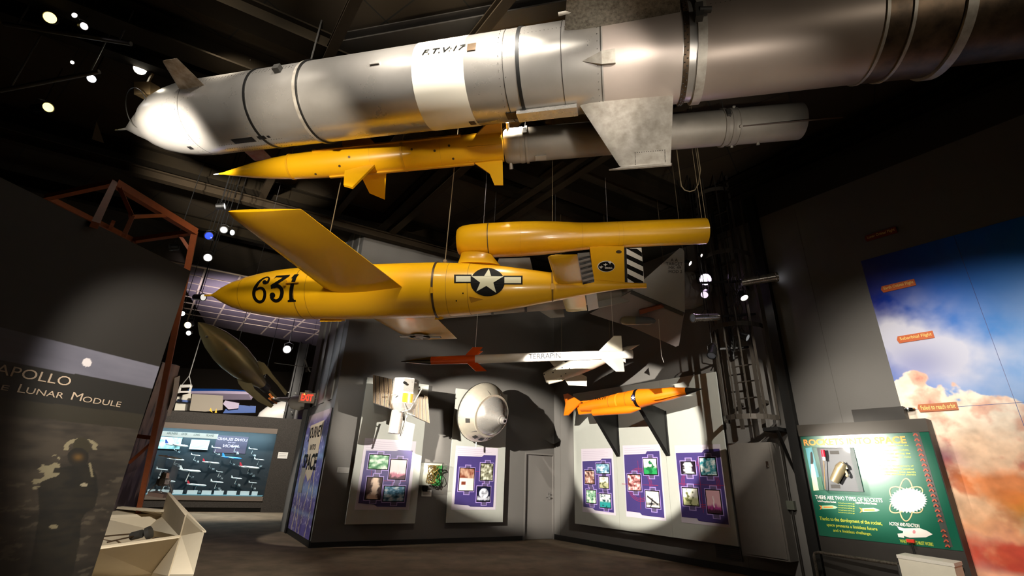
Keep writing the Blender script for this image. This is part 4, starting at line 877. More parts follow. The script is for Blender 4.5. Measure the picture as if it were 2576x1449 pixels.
mb = MB(); mb.cyl(Z(1195, 320, OFF+.22), Z(1200, 325, OFF+.30), .03); mb.cyl(Z(1235, 350, OFF+.22), Z(1240, 355, OFF+.30), .025); mb.build('sensor_ports', m_ink, sat)
# ------------------------------------------------------------------ re-entry capsule
cs_, cz_ = WB.hit(1213, 1036, .47); ca = WB.P(cs_, cz_, .45)
cp = thing('space_capsule', 'silvery cone-shaped space capsule mounted nose-out on the grey wall', 'capsule', ca)
axc = (WB.P(*WB.hit(1269, 1059, 1.28), 1.28)-ca); Lc = axc.length
mb = MB(); mb.lathe(ca, axc, [(-.02, .70), (.0, .735), (.05, .735), (.16, .70), (Lc*.42, .505), (Lc*.43, .52), (Lc*.47, .52)], 56); mb.build('skirt', mat('capsule skin', '#e6dcc8', .38, .6, var=.12, vscale=6), cp)
mb = MB(); mb.lathe(ca, axc, [(-.05, .72), (.0, .745), (.02, .745)], 56); mb.build('heat_shield_rim', m_dgrey, cp)
mb = MB(); mb.lathe(ca, axc, [(Lc*.46, .475), (Lc*.55, .44), (Lc*.66, .34), (Lc*.78, .21), (Lc*.88, .115), (Lc*.90, .115), (Lc*.92, .085), (Lc*.97, .085), (Lc, .06), (Lc*1.02, .06)], 56); nc = mb.build('nose_section', m_alu2, cp)
mb = MB(); mb.lathe(ca, axc, [(Lc*1.0, .035), (Lc*1.025, .035)], 16); mb.build('nose_hole', m_ink, cp)
axu = axc.normalized(); cr = Body(ca, ca+axc, [(0, .735), (.16, .70), (Lc*.43, .505)])
mb = MB()
for i in range(28): a = i*360/28; mb.ball(cr.pt(.06, a, .003), .012, 5)
for a in (60, 100, 200, 250, 300): mb.bar(cr.pt(.1, a, .003), cr.pt(.4, a, .003), .008, .008)
for a, w in ((235, 6), (262, 6), (282, 5), (330, 5)): cr.patch(mb, .22, .30, a-w, a+w, .006, 0, .006, 3)
mb.build('panel_marks', m_dgrey, cp)
mb = MB(); mb.cyl(cr.pt(.1, 262, 0), cr.pt(.1, 262, .14)+axu*.05, .014); mb.build('probe', m_white, cp)
# ------------------------------------------------------------------ small acrylic case with wiring sample
a0, z1 = WB.hit(1069, 1163, .3); a1, z0 = WB.hit(1120, 1224, .3)
ac = thing('acrylic_case', 'small clear wall case holding a tangle of brass wire and a green print', 'display case', WB.P(a0, z0, 0))
mb = MB(); W_ = WB; W_.box(mb, a0, a1, z0-.01, z0, .0, .3); W_.box(mb, a0, a1, z1, z1+.008, .0, .3); W_.box(mb, a0-.008, a0, z0, z1, 0, .3); W_.box(mb, a1, a1+.008, z0, z1, 0, .3); W_.box(mb, a0, a1, z0, z1, .295, .3)
mb.build('clear_cover', m_glass, ac, smooth=0)
mb = MB(); W_.box(mb, a0+.01, a1-.01, z0+.01, z1-.01, .003, .02); mb.build('back_card', mat('pale card', '#cfd0c0', .6), ac, smooth=0)
mb = MB(); W_.box(mb, (a0+a1)/2+.05, a1-.01, z0+.01, z1-.05, .02, .024); mb.build('green_print', mat('print green', '#3f9a50', .5), ac, smooth=0)
mb = MB(); c_ = WB.P((a0+a1)/2, (z0+z1)/2, .15); pts = []
for i in range(160): t = i*.41; pts.append(c_+WB.u*(.15*math.sin(t*1.3)*math.cos(t*.23+1))+V((0, 0, .2*math.sin(t*.91+.6)))+WB.n*.08*math.sin(t*1.7))
mb.tube(pts, .007, 5); mb.build('brass_wiring', mat('brass', '#b79a5a', .3, .9), ac)
mb = MB(); W_.box(mb, a0+.1, a0+.2, z0-.12, z0, .0, .1); mb.build('bracket', m_ink, ac, smooth=0)
def placard(W, px0, py0, px1, py1, label, m_=None, lines=3, off=.0):
    s0_, t1_ = W.hit(px0, py0, off); s1_, t0_ = W.hit(px1, py1, off); t = thing('placard', label, 'placard', W.P((s0_+s1_)/2, t0_, off))
    mb = MB(); W.box(mb, s0_, s1_, t0_, t1_, off+.001, off+.02); mb.build('card', m_ or m_paper, t, smooth=0)
    mb = MB()
    for i in range(lines): y = t1_-(i+1)*(t1_-t0_)/(lines+1); mb.decal(rect2d(s0_+.03, s1_-.03-.02*(i % 2), y-.004, y+.004), W.map(off+.022))
    mb.build('text_lines', mat('pale text', '#8a8480', .7), t, smooth=0)
placard(WB, 1061, 1232, 1084, 1249, 'small white placard under the acrylic wire case')
placard(WB, 849, 1175, 877, 1190, 'small grey placard on the shadowed wall left of the satellite panel', m_grey)
placard(WC, 701, 1137, 722, 1154, 'pale square placard on the speckled wall right of the airliner case')
placard(WP, 727, 1187, 739, 1220, 'tall white card on the light wall edge beside the banner') if False else None
# ------------------------------------------------------------------ orange navy missile on two black wall brackets
a_ = WR.P(*WR.hit(1768, 978, .95), .95); b_ = WR.P(*WR.hit(1462, 1025, 1.15), 1.15); nb_ = Body(b_, a_); k = (b_-CAM).dot(f0)/F; nT = nb_.tpx
k2 = (a_-CAM).dot(f0)/F
np_ = [(nT(1462), 9*k), (nT(1490), 14*k), (nT(1530), 17*k), (nT(1560), 19.5*k), (nT(1610), 21*k), (nT(1650), 20*k2), (nT(1690), 16*k2), (nT(1728), 9.5*k2), (nT(1750), 4.5*k2), (nT(1768), .4*k2)]; nb_.prof = np_
nm_ = thing('navy_missile', 'orange missile with black nose, star badge and NAVY lettering, on two black brackets', 'missile', nb_.p)
mb = MB(); nb_.lathe(mb, np_[:8], 40); mb.build('body', m_orange2, nm_)
mb = MB(); nb_.lathe(mb, [(nT(1728), 9.7*k2)]+np_[8:], 32); mb.build('nose_cone', mat('black nose', '#1a1712', .35), nm_, label='black pointed nose')
def nfin(px, th, tk=.03): mb = MB(); nb_.finpx(mb, th, px, tk); mb.build('fin', m_orange2, nm_, smooth=0)
zn = zc(1300, 900, 2.898)
nfin([zn(*p) for p in ((470, 322), (420, 288), (375, 260), (342, 268), (360, 330), (345, 422), (375, 420), (468, 325))], 100)
mb = MB(); q_ = zn(345, 265); n = WR.n+V((0, 0, .15)); bp_ = nb_.pt(nT(1462), 0, 0, 0)+WR.n*.02
mb.prism([PP(*zn(*p), bp_, n) for p in ((472, 322), (425, 290), (378, 262), (342, 268), (358, 335), (345, 420), (373, 420))], n, .03); mb.build('tail_fin', m_orange2, nm_, smooth=0)
mb = MB(); mb.prism([PP(*zn(*p), bp_+WR.n*.0, n) for p in ((470, 320), (700, 298), (825, 290), (830, 298), (690, 318), (500, 335))], n, .08); mb.build('wing', m_orange2, nm_, smooth=0)
t_a, t_b = PP(*zn(562, 380), bp_+WR.n*.1, n), PP(*zn(900, 352), bp_+WR.n*.1, n); mb = MB(); mb.lathe(t_a-WR.n*.0-V((0, 0, .05)), t_b-t_a, [(0, .085), ((t_b-t_a).length*.8, .085), ((t_b-t_a).length, .02)], 24); mb.build('booster_tube', m_orange2, nm_)
mb = MB(); mb.cyl(t_a-V((0, 0, .05))-(t_b-t_a).normalized()*.02, t_a-V((0, 0, .05))+(t_b-t_a)*.02, .07); mb.build('exhaust_opening', m_brown, nm_)
mb = MB(); mb.prism([PP(*zn(*p), bp_+WR.n*-.1, n) for p in ((440, 340), (560, 345), (560, 405), (456, 415))], n, .05); mb.build('lower_fin', m_orange2, nm_, smooth=0)
for x, w, m_, h in ((1608, .07, m_ink, .003), (1560, .035, mat('gold band', '#c08a1c', .4), .004), (1540, .008, m_brown, .002), (1583, .006, m_brown, .002)): mb = MB(); nb_.ring(mb, nT(x), w, h, 40); mb.build('band', m_, nm_)
mb = MB(); mb.decal(slice2d((lambda g: ([zn(x, y) for x, y in g[0]], g[1]))(circ2d(847, 292, 17, 24)), 2), lambda x, y: bodypx(nb_, x, y, .003)); mb.decal(slice2d((lambda g: ([zn(x, y) for x, y in g[0]], g[1]))(star2d(847, 292, 19, math.pi)), 2), lambda x, y: bodypx(nb_, x, y, .007), 1); mb.build('star_insignia', [mat('navy blue', '#1b1c40', .4), m_white], nm_, smooth=0)
g = textfit('NAVY', 572, 652, 306, 287, .01); g = ([zn(x, y-(x-610)*.06) for x, y in g[0]], g[1])
mb = MB(); mb.decal(g, lambda x, y: bodypx(nb_, x, y, .006)); mb.build('lettering', m_ink, nm_, smooth=0)
mb = MB(); mb.wing(nb_.pt(nT(1640), -20, -.05), nb_.pt(nT(1655), -20, .06), nb_.pt(nT(1720), -20, .03), nb_.pt(nT(1715), -20, -.03), nb_.dirv(70), .06, .03); mb.build('side_vane', m_orange2, nm_)
for (ox, oy, tx, ty, bx_, by_), lab in (((1494, 1029, 1556, 1050, 1556, 1148), 'black triangular wall bracket under the tail of the orange missile'), ((1607, 1008, 1679, 1045, 1681, 1146), 'black triangular wall bracket under the middle of the orange missile')):
    sA, zB = WR.hit(bx_, by_, .12); _, zT_ = WR.hit(tx, ty, .12); op = PP(ox, oy, WR.P(sA, 0), WR.u)
    t = thing('wall_bracket', lab, 'bracket', WR.P(sA, zB, .12), 'black brackets holding the orange missile')
    mb = MB(); wo = (op-WR.o).dot(WR.n); zo = op.z; mb.prism([WR.P(sA, zB, .12), WR.P(sA, zT_+.1, .12), WR.P(sA, zo+.02, wo-.05), WR.P(sA, zo, wo), WR.P(sA, zo-.12, wo)], WR.u, .05); mb.build('web', m_black, t, smooth=0)
    mb = MB(); mb.bar(WR.P(sA, zB, .13), WR.P(sA, zo-.13, wo), .1, .02, WR.u.cross(zv)); WR.box(mb, sA-.05, sA+.05, zB, zT_+.1, .121, .135); mb.build('flange', m_black, t, smooth=0)
    mb = MB(); mb.tube([WR.P(sA, zo, wo)+WR.u*x-V((0, 0, .0))+WR.n*y for x, y in ((-.06, .1), (0, .02), (.06, -.1))], .03); mb.build('cradle', m_black, t)
# ------------------------------------------------------------------ caged ladder
ld = thing('caged_ladder', 'dark steel wall ladder with a safety cage beside the joined panels', 'ladder', WR.P(5.7, 2.3, .1))
m_lad = mat('ladder steel', '#4c463f', .5, .4)
mb = MB()
for s_ in (5.52, 5.92): WR.box(mb, s_-.03, s_+.03, 2.45, CEIL-.02, .20, .24)
mb.build('rails', m_lad, ld, smooth=0)
for i in range(20):
    z = 2.7+i*.31; mb = MB(); mb.cyl(WR.P(5.48, z, .22), WR.P(5.96, z, .22), .014, seg=8); mb.build('rung', m_lad, ld)
for z in (2.62, 4.35, 5.9, 7.4):
    mb = MB(); pts = [WR.P(5.70+.47*math.cos(a), z, .12+.62*math.sin(a)) for a in [math.pi*i/14 for i in range(15)]]
    for a, b in zip(pts, pts[1:]): mb.bar(a, b, .008, .09)
    mb.build('cage_hoop', m_lad, ld, smooth=0)
for a in (.02, .55, 1.05, 1.57, 2.1, 2.6, 3.12):
    mb = MB(); q = WR.P(5.70+.46*math.cos(a), 0, .12+.61*math.sin(a)); mb.bar(V((q.x, q.y, 2.6)), V((q.x, q.y, CEIL-.05)), .045, .008, WR.n if abs(a-1.57) > .6 else WR.u); mb.build('cage_strip', m_lad, ld, smooth=0)
mb = MB()
for s_ in (5.48, 5.96):
    for z in (2.9, 5.2): WR.box(mb, s_-.02, s_+.02, z, z+.06, 0, .2)
mb.build('wall_bracket', m_lad, ld, smooth=0)
cb = MB(); WR.box(cb, 5.22, 6.02, .35, 2.2, .001, .30); ob = thing('utility_cabinet', 'grey steel utility box with a keyed lock below the ladder', 'cabinet', WR.P(5.6, .35, 0)); cb.build('body', mat('cabinet grey', '#6f6a64', .5, var=.1), ob, smooth=0)
mb = MB(); WR.box(mb, 5.25, 5.99, .38, 2.17, .30, .315); cd_ = mb.build('door', mat('cabinet grey', '#6f6a64', .5), ob, smooth=0)
mb = MB(); WR.box(mb, 5.90, 5.94, 1.78, 1.88, .315, .335); mb.cyl(WR.P(5.92, 1.8, .33), WR.P(5.92, 1.8, .36), .015); mb.build('lock', m_chrome, cd_)
mb = MB(); WR.box(mb, 4.55, 5.05, .2, .42, .001, .02); tg = thing('wall_vent', 'dark vent grille low on the wall under the right panel', 'vent', WR.P(4.8, .2, 0)); mb.build('frame', m_dgrey, tg, smooth=0)
mb = MB()
for i in range(6): WR.box(mb, 4.58, 5.02, .225+i*.032, .24+i*.032, .02, .028)
mb.build('slats', m_dark, tg, smooth=0)
cn = thing('conduit', 'dark conduit pipe with a grey junction box right of the utility cabinet', 'pipe', WR.P(6.1, .1, .1))
mb = MB(); mb.tube([WR.P(6.12, 2.45, .2), WR.P(6.14, 2.2, .18), WR.P(6.10, 1.9, .08), WR.P(6.08, 1.5, .06), WR.P(6.08, .1, .06)], .022); mb.build('pipe', m_dark, cn)
mb = MB(); WR.box(mb, 6.0, 6.14, 1.12, 1.26, .02, .1); mb.build('junction_box', mat('box green grey', '#5c5f54', .5), cn, smooth=0)
mb = MB(); WR.box(mb, 5.98, 6.24, 2.38, 2.44, .0, .42); mb.hull8([WR.P(6.2, 1.7, .0), WR.P(6.24, 1.7, .0), WR.P(6.24, 1.75, .03), WR.P(6.2, 1.75, .03), WR.P(6.2, 2.35, .36), WR.P(6.24, 2.35, .36), WR.P(6.24, 2.4, .42), WR.P(6.2, 2.4, .42)]); mb.build('shelf_bracket', m_black, cn, smooth=0)
# ------------------------------------------------------------------ the ROCKETS INTO SPACE board
BO = .30; bd = thing('rocket_board', 'green board lettered ROCKETS INTO SPACE with glare, on the right wall', 'display board', WR.P(7.2, .7, 0))
def HB(x, y, o=BO): return WR.hit(x, y, o)
zr = zc(1976, 1000, 3.2267); B_ = lambda x, y: HB(*zr(x, y))
a0, z1 = B_(122, 318); a1, _ = B_(1135, 268); _, z0 = B_(290, 1122); _, zt = B_(110, 225)
a1 = a1
mb = MB(); WR.box(mb, a0-.02, a1+.04, z0-.6, zt, .02, BO-.01); mb.build('case', m_dark, bd, smooth=0)
mb = MB(); WR.box(mb, a0, a1+.03, z0, z1, BO-.01, BO); gf = mb.build('green_face', m_green, bd, smooth=0)
mb = MB(); WR.box(mb, a0-.02, a1+.04, z1+.004, zt, BO-.01, BO+.012); mb.build('header', mat('header taupe', '#3a342c', .6), bd, smooth=0)
mb = MB(); WR.box(mb, a0+.8, a1-.2, zt, zt+.2, .05, .22); mb.build('light_hood', m_dark, bd, smooth=0)
def btxt(s_, l, r, t, b, m_, nm='lettering', bold=.012, o=.004, sl=0):
    A, B = B_(l, b), B_(r, t); A2_, B2_ = B_(l, t), B_(r, b); g = textfit(s_, (A[0]+A2_[0])/2, (B[0]+B2_[0])/2, 0, 1, bold)
    zl, zr_ = B_(l, (t+b)/2)[1], B_(r, (t+b)/2)[1]
    h = abs(A2_[1]-A[1])/2; zm_ = zl
    mb = MB(); mb.decal(g, lambda u, v: WR.P(u, zm_+(v-.5)*2*h, BO+o)); return mb.build(nm, m_, gf, smooth=0)
btxt('ROCKETS INTO SPACE', 148, 985, 340, 392, m_otext, bold=.03)
for i, (s_, l, r, t, b) in enumerate((('since this century when the', 720, 1000, 385, 412), ('space pioneers used rockets,', 720, 1005, 420, 445), ('continuously gaining the', 740, 1015, 448, 475), ('technology to make', 800, 1020, 475, 500), ('it to the stars.', 780, 900, 500, 525), ('With the development of', 760, 1040, 545, 568), ('rockets to launch weather', 760, 1045, 568, 592), ('satellites into earth', 800, 1055, 592, 615), ('orbit and other planets', 800, 1060, 614, 638))): btxt(s_, l, r, t+3, t+17, m_ytext, bold=.008)
btxt('THERE ARE TWO TYPES OF ROCKETS', 242, 780, 792, 822, m_paper); btxt('Solid-Propellant Rocket', 262, 410, 832, 852, m_paper); btxt('Liquid-Propellant Rocket', 570, 740, 842, 866, m_paper)
btxt('Thanks to the development of the rocket,', 278, 775, 965, 1002, m_ytext, bold=.015); btxt('space presents a limitless future', 335, 738, 1018, 1050, m_ytext, bold=.015); btxt('and a limitless challenge.', 388, 692, 1065, 1095, m_ytext, bold=.015)
btxt('ACTION AND REACTION', 842, 1082, 1008, 1036, m_paper, bold=.02); btxt('WHAT ROCKETS MUST WORK!', 930, 1192, 1150, 1178, m_ytext, bold=.015)
for r_ in range(5): btxt('the fuel burns and hot gas', 430, 560, 850+r_*19, 862+r_*19, m_ytext, bold=0)
# rocket drawings on the board
def bdraw(gs, nm, ms, o=.004):
    mb = MB()
    for i, (g, mi) in enumerate(gs): mb.decal(([B_(x, y) for x, y in g[0]], g[1]), lambda u, v, i=i: WR.P(u, v, BO+o+i*.0015), mi)
    return mb.build(nm, ms, gf, smooth=0)
sky_ = mat('print sky teal', '#2c8a98', .4); yw_ = mat('print cream', '#f0e6b0', .5)
bdraw([(poly2d([(162, 410), (215, 405), (300, 745), (232, 757)]), 0), (poly2d([(203, 450), (210, 438), (220, 452), (228, 520), (222, 545), (205, 540)]), 1), (poly2d([(208, 540), (230, 540), (252, 640), (272, 752), (230, 757), (212, 640)]), 2), (poly2d([(255, 650), (290, 640), (312, 752), (275, 755)]), 3)], 'launch_picture', [sky_, m_dark, yw_, mat('print leaf', '#1f6a4a', .5)])
for dx, dy, k_ in ((0, 0, 1), (325, 22, 1.1)):
    q = lambda L_: [(270+dx+(x-270)*k_, 888+dy+(y-888)*k_) for x, y in L_]
    bdraw([(poly2d(q([(295, 878), (380, 875), (410, 884), (425, 892), (405, 902), (300, 905)])), 0), (poly2d(q([(272, 872), (298, 882), (298, 902), (278, 912), (288, 892)])), 1), (poly2d(q([(310, 884), (385, 884), (390, 896), (310, 897)])), 1)], 'rocket_diagram', [mat('print pale green', '#9fd0a0', .5), mat('print orange', '#e08a30', .5)])
orb = []
for ang in (0, 60, 120):
    pts = []
    for i in range(41):
        t = i*.157; ex, ey = 150*math.cos(t), 62*math.sin(t); c_, s_ = math.cos(math.radians(ang+90)), math.sin(math.radians(ang+90)); pts.append((980+ex*c_-ey*s_, 830+(ex*s_+ey*c_)*1.15))
    orb.append((stroke2d(pts, 9), 0))
sp8 = poly2d([(1000+(155 if i % 2 else 135)*math.cos(i*math.pi/32), 835+(105 if i % 2 else 88)*math.sin(i*math.pi/32)) for i in range(64)])
bdraw(orb+[(sp8, 1)], 'orbit_burst', [mat('print tan', '#d8a878', .5), m_white])
bdraw([(poly2d([(960, 1062), (1090, 1060), (1150, 1082), (1195, 1110), (1140, 1135), (1010, 1138), (950, 1120)]), 0), (poly2d([(905, 1045), (960, 1060), (960, 1085), (925, 1075)]), 0), (poly2d([(910, 1105), (960, 1100), (965, 1140), (918, 1132)]), 0), (circ2d(1045, 1090, 12, 14), 1)], 'cartoon_rocket', [m_white, mat('print pink', '#d88a90', .5)])
L_ = []
for i in range(23):
    x = 1055+(i*.98)*12.3; y = 300+i*41
    if 1010 < y < 1040: continue
    x = 1055+(y-300)*.295; L_.append((join2d(stroke2d([(x-18, y+10), (x, y-8)], 11), stroke2d([(x, y-8), (x+20, y+12)], 11)), 0))
bdraw([(poly2d([(1030, 280), (1085, 278), (1360, 1215), (1300, 1212)]), 1)]+L_, 'chevron_strip', [mat('print brick red', '#b0482a', .5), mat('strip grey', '#3b3f3a', .4)], .003)
# acrylic box with specimens on the board
A_ = HB(*zr(215, 405), .5); C_ = HB(*zr(600, 765), .5); a0, z1, a1, z0 = A_[0], A_[1], C_[0]-.0, C_[1]
a1 = HB(*zr(560, 600), .5)[0]
cs = thing('specimen_case', 'clear box on the green board holding a toy rocket and a small rocket engine', 'display case', WR.P(a0, z0, BO))
mb = MB(); WR.box(mb, a0, a1, z0, z1, BO+.006, BO+.02); mb.build('back_plate', mat('slate plate', '#44464b', .5), cs, smooth=0)
mb = MB(); WR.box(mb, a0, a1, z0-.01, z0, BO+.001, .52); WR.box(mb, a0, a1, z1, z1+.01, BO+.001, .52); WR.box(mb, a0-.01, a0, z0, z1, BO+.001, .52); WR.box(mb, a1, a1+.01, z0, z1, BO+.001, .52); WR.box(mb, a0, a1, z0, z1, .51, .52); mb.build('clear_cover', m_glass, cs, smooth=0)
def Sx(x, y, o=.4): return WR.P(*HB(*zr(x, y), o), o)
eng = thing('rocket_engine', 'small brass coloured rocket engine in the clear box on the green board', 'engine', Sx(440, 620)); mb = MB(); mb.cyl(Sx(395, 680), Sx(450, 570), .065, .075, 20); mb.cyl(Sx(450, 570), Sx(470, 535), .075, .05, 20); mb.build('chamber', mat('tan metal', '#a89878', .4, .6), eng)
mb = MB(); mb.tube([Sx(455, 560), Sx(485, 590), Sx(505, 630)], .016); mb.tube([Sx(470, 540), Sx(490, 555), Sx(500, 580)], .016); mb.tube([Sx(430, 570), Sx(440, 535), Sx(470, 525)], .012); mb.ball(Sx(500, 635), .025, 8); mb.ball(Sx(485, 560), .025, 8); mb.build('fuel_pipes', mat('pale tan metal', '#c8bca0', .4, .5), eng)
fr = thing('bottle_rocket', 'thin stick rocket with a red and white head in the clear box', 'rocket', Sx(312, 470)); mb = MB(); mb.cyl(Sx(302, 425), Sx(312, 482), .028, .028, 14); mb.build('head', mat('toy red', '#c4203a', .5), fr)
mb = MB(); mb.cyl(Sx(312, 482), Sx(316, 512), .022, .022, 14); mb.build('collar', m_paper, fr)
mb = MB(); mb.cyl(Sx(310, 500), Sx(322, 745), .006, .006, 6); mb.build('stick', mat('wood stick', '#a08050', .7), fr)
for (l, t, r, b), lb in (((362, 432, 430, 460), 'upper'), ((370, 708, 440, 735), 'lower')):
    mb = MB(); A, B = HB(*zr(l, b), .33), HB(*zr(r, t), .33); mb.decal(rect2d(A[0], B[0], min(A[1], B[1]), max(A[1], B[1])), WR.map(.322)); mb.build('caption_plate', m_dark, cs, smooth=0)
# acrylic tube, plinth and hand pumps
pl = thing('pump_plinth', 'white plinth with two hand pumps in front of the green board', 'plinth', WR.P(7.7, 0, .6))
PZt = .69
c1, c2 = V(PZ(*zr(905, 1275), PZt)), V(PZ(*zr(1360, 1345), PZt)); d_ = (c2-c1); n_ = V((-d_.y, d_.x, 0)).normalized(); n_ = n_ if n_.dot(CAM-c1) > 0 else -n_
bk = min(.36, (c1-WR.o).dot(WR.n)-BO-.03); 
P8 = [c1, c2, c2-WR.n*bk, c1-WR.n*bk]
mb = MB(); mb.hull8([V((p.x, p.y, 0)) for p in P8]+[V((p.x, p.y, PZt-.04)) for p in P8]); mb.build('base', m_cream, pl, smooth=0)
mb = MB(); g_ = sum(P8, V())/4; P9 = [g_+(p-g_)*1.03 for p in P8]; mb.hull8([V((p.x, p.y, PZt-.04)) for p in P9]+[V((p.x, p.y, PZt)) for p in P9]); mb.build('top', mat('plinth top', '#d8d2c6', .5, bump=.4, bscale=90), pl, smooth=0)
def topt(x, y): return V(PZ(*zr(x, y), PZt))
q = topt(1048, 1272); k_ = lambda x, y, q: PP(*zr(x, y), q, WR.n)
mb = MB(); mb.cyl(q, k_(1022, 1175, q), .012, seg=8); mb.build('pump_rod', m_black, pl)
mb = MB(); mb.bar(k_(985, 1160, q), k_(1048, 1166, q), .05, .04); mb.build('pump_handle', mat('red plastic', '#d0301c', .4), pl)
q = topt(1328, 1288); mb = MB(); mb.cyl(q, k_(1318, 1250, q), .014, seg=8); mb.build('pump_rod', m_black, pl)
mb = MB(); mb.bar(k_(1268, 1240, q), k_(1362, 1250, q), .05, .035); mb.ball(k_(1295, 1152, q), .03, 10); mb.build('pump_handle', mat('red plastic', '#d0301c', .4), pl)
mb = MB(); mb.cyl(k_(1316, 1240, q), k_(1300, 1180, q), .022, .018, 12); mb.build('foam_rocket', mat('yellow foam', '#e8c020', .5), pl, label='small yellow foam rocket')
mb = MB(); tp0, tp1 = q+WR.u*.02, None; 
for dx in (-.075, .075):
    b_ = q+WR.u*dx+V((0, 0, .0)); t_ = k_(955 if dx < 0 else 1045, 125, q); t_ = V((b_.x, b_.y, 2.62)); mb.cyl(b_, t_, .006, seg=6)
mb.cyl(q+V((0, 0, .01)), V((q.x, q.y, 2.62)), .085, seg=20)
mb.build('clear_tube', m_glass, pl)
mb = MB(); mb.lathe(V((q.x, q.y, 2.62)), zv, [(0, .09), (.015, .09), (.03, .05)], 20); t_ = V((q.x, q.y, .95+.62)); mb.bar(t_-WR.u*.1, t_+WR.u*.12, .03, .03); mb.build('tube_clamps', m_chrome, pl)
# rusty hand rail
a_, b_ = HB(*zr(225, 1250), .45), HB(*zr(912, 1340), .62); a_ = WR.P(*a_, .45); b_ = WR.P(*b_, .62)
b_.z = a_.z; rl = thing('pipe_rail', 'worn metal pipe rail below the green board', 'rail', V((a_.x, a_.y, 0)))
mb = MB(); mb.tube([V((a_.x, a_.y, 0)), V((a_.x, a_.y, a_.z-.06)), a_+(b_-a_).normalized()*.02-V((0, 0, .02)), a_+(b_-a_).normalized()*.08, b_], .022, 10); mb.build('pipe', mat('worn pipe', '#6e665c', .5, .5, col2='#2c241c', vscale=30), rl)
mb = MB(); mb.cyl(b_, V((b_.x, b_.y, 0)), .022); mb.build('post', m_dgrey, rl)
# ------------------------------------------------------------------ sky and smoke mural
def muralfn(s, z):
    n1 = fbm(s*.9, z*.9, 3.1, 5); n2 = fbm(s*2.6, z*2.6, 9.2, 5); n3 = fbm(s*6, z*6, 4.4, 4)
    u = (s-7.93)/3.2
    blue = mixc(lin('#0a1c8c'), lin('#0f5fd0'), sstep(0, .42, u+.25*(5.2-z)/3)); blue = mixc(blue, lin('#1890e4'), sstep(.1, .9, u+.3*(4.4-z))*.9)
    # pale haze at the left and two clouds
    hz_ = math.exp(-(((s-8.15)/.55)**2+((z-3.75)/.45)**2)*.8)*1.2+math.exp(-(((s-8.9)/.6)**2+((z-3.25)/.5)**2))*.75+math.exp(-(((s-10.2)/.55)**2+((z-3.35)/.9)**2))*.3
    col = mixc(blue, lin('#e6e6f4'), min(.92, hz_*(.75+1.1*n1+.4*n2)))
    col = mixc(col, lin('#4a58b0'), .55*math.exp(-(((s-8.25)/.45)**2+((z-3.25)/.35)**2)))
    dist = z-(2.62+.42*math.sin((s-7.9)*2.3)*.35+.30*n1+.16*n2+.06*n3-(s-8.4)*.18)
    if s < 8.35: dist += -.28*sstep(8.4, 8.0, s)
    pk = mixc(lin('#fff0dc'), lin('#f6cfae'), sstep(2.6, 1.9, z+.3*n2))
    pk = mixc(pk, lin('#efa27a'), sstep(.0, .5, n1+.6*n2+.45*(2.0-z))*sstep(2.6, 1.9, z))
    pk = mixc(pk, lin('#d88c70'), .65*sstep(.0, .45, n2+.5*n1+.3*(2.0-z)))
    pk = mixc(pk, lin('#9a5a68'), .55*sstep(.1, .45, n2-.3*n1+.25*(1.9-z)-.1))
    pk = mixc(pk, lin('#8a4a6a'), .8*math.exp(-(((s-8.25)/.22)**2+((z-1.95-.1*n2)/.16)**2)))
    pk = mixc(pk, lin('#d9742c'), .85*sstep(.15, .75, math.exp(-(((s-8.85)/.55)**2+((z-1.55-.2*(s-8.8)*-1)/.28)**2))+.35*n2))
    pk = mixc(pk, lin('#b07818'), .8*math.exp(-(((s-9.0)/.4)**2+((z-1.25)/.22)**2)))
    pk = mixc(pk, lin('#f7b98a'), .7*math.exp(-(((s-8.4)/.3)**2+((z-1.15)/.3)**2)))
    pk = mixc(pk, lin('#c8402a'), .85*sstep(.2, .7, math.exp(-(((s-8.75)/.45)**2+((z-.75)/.16)**2))+.4*n2))
    pk = mixc(pk, lin('#e8a888'), sstep(.62, .5, z))
    pk = [c*(1+.25*n3+.3*n2*.6) for c in pk]
    return mixc(pk, col, sstep(-.015, .03, dist))
mu = thing('sky_mural', 'huge mural of blue sky above pink and orange rocket smoke', 'mural', WR.P(9.5, 0, 0))
gridprint('print', lambda s, z: WR.P(s, z, .012), 7.93, 12.2, .02, 5.15, 430, 520, muralfn, m_printg, mu)
mb = MB(); WR.box(mb, 7.93, 12.2, .02, 5.15, .001, .010); mb.build('backing', m_black, mu, smooth=0)
mb = MB()
for s_ in (9.15, 10.37): WR.box(mb, s_, s_+.006, .02, 5.15, .012, .0135)
WR.box(mb, 7.93, 12.2, 2.62, 2.626, .012, .0135)
mb.build('joint', mat('mural joint', '#27408a', .3), mu, smooth=0)
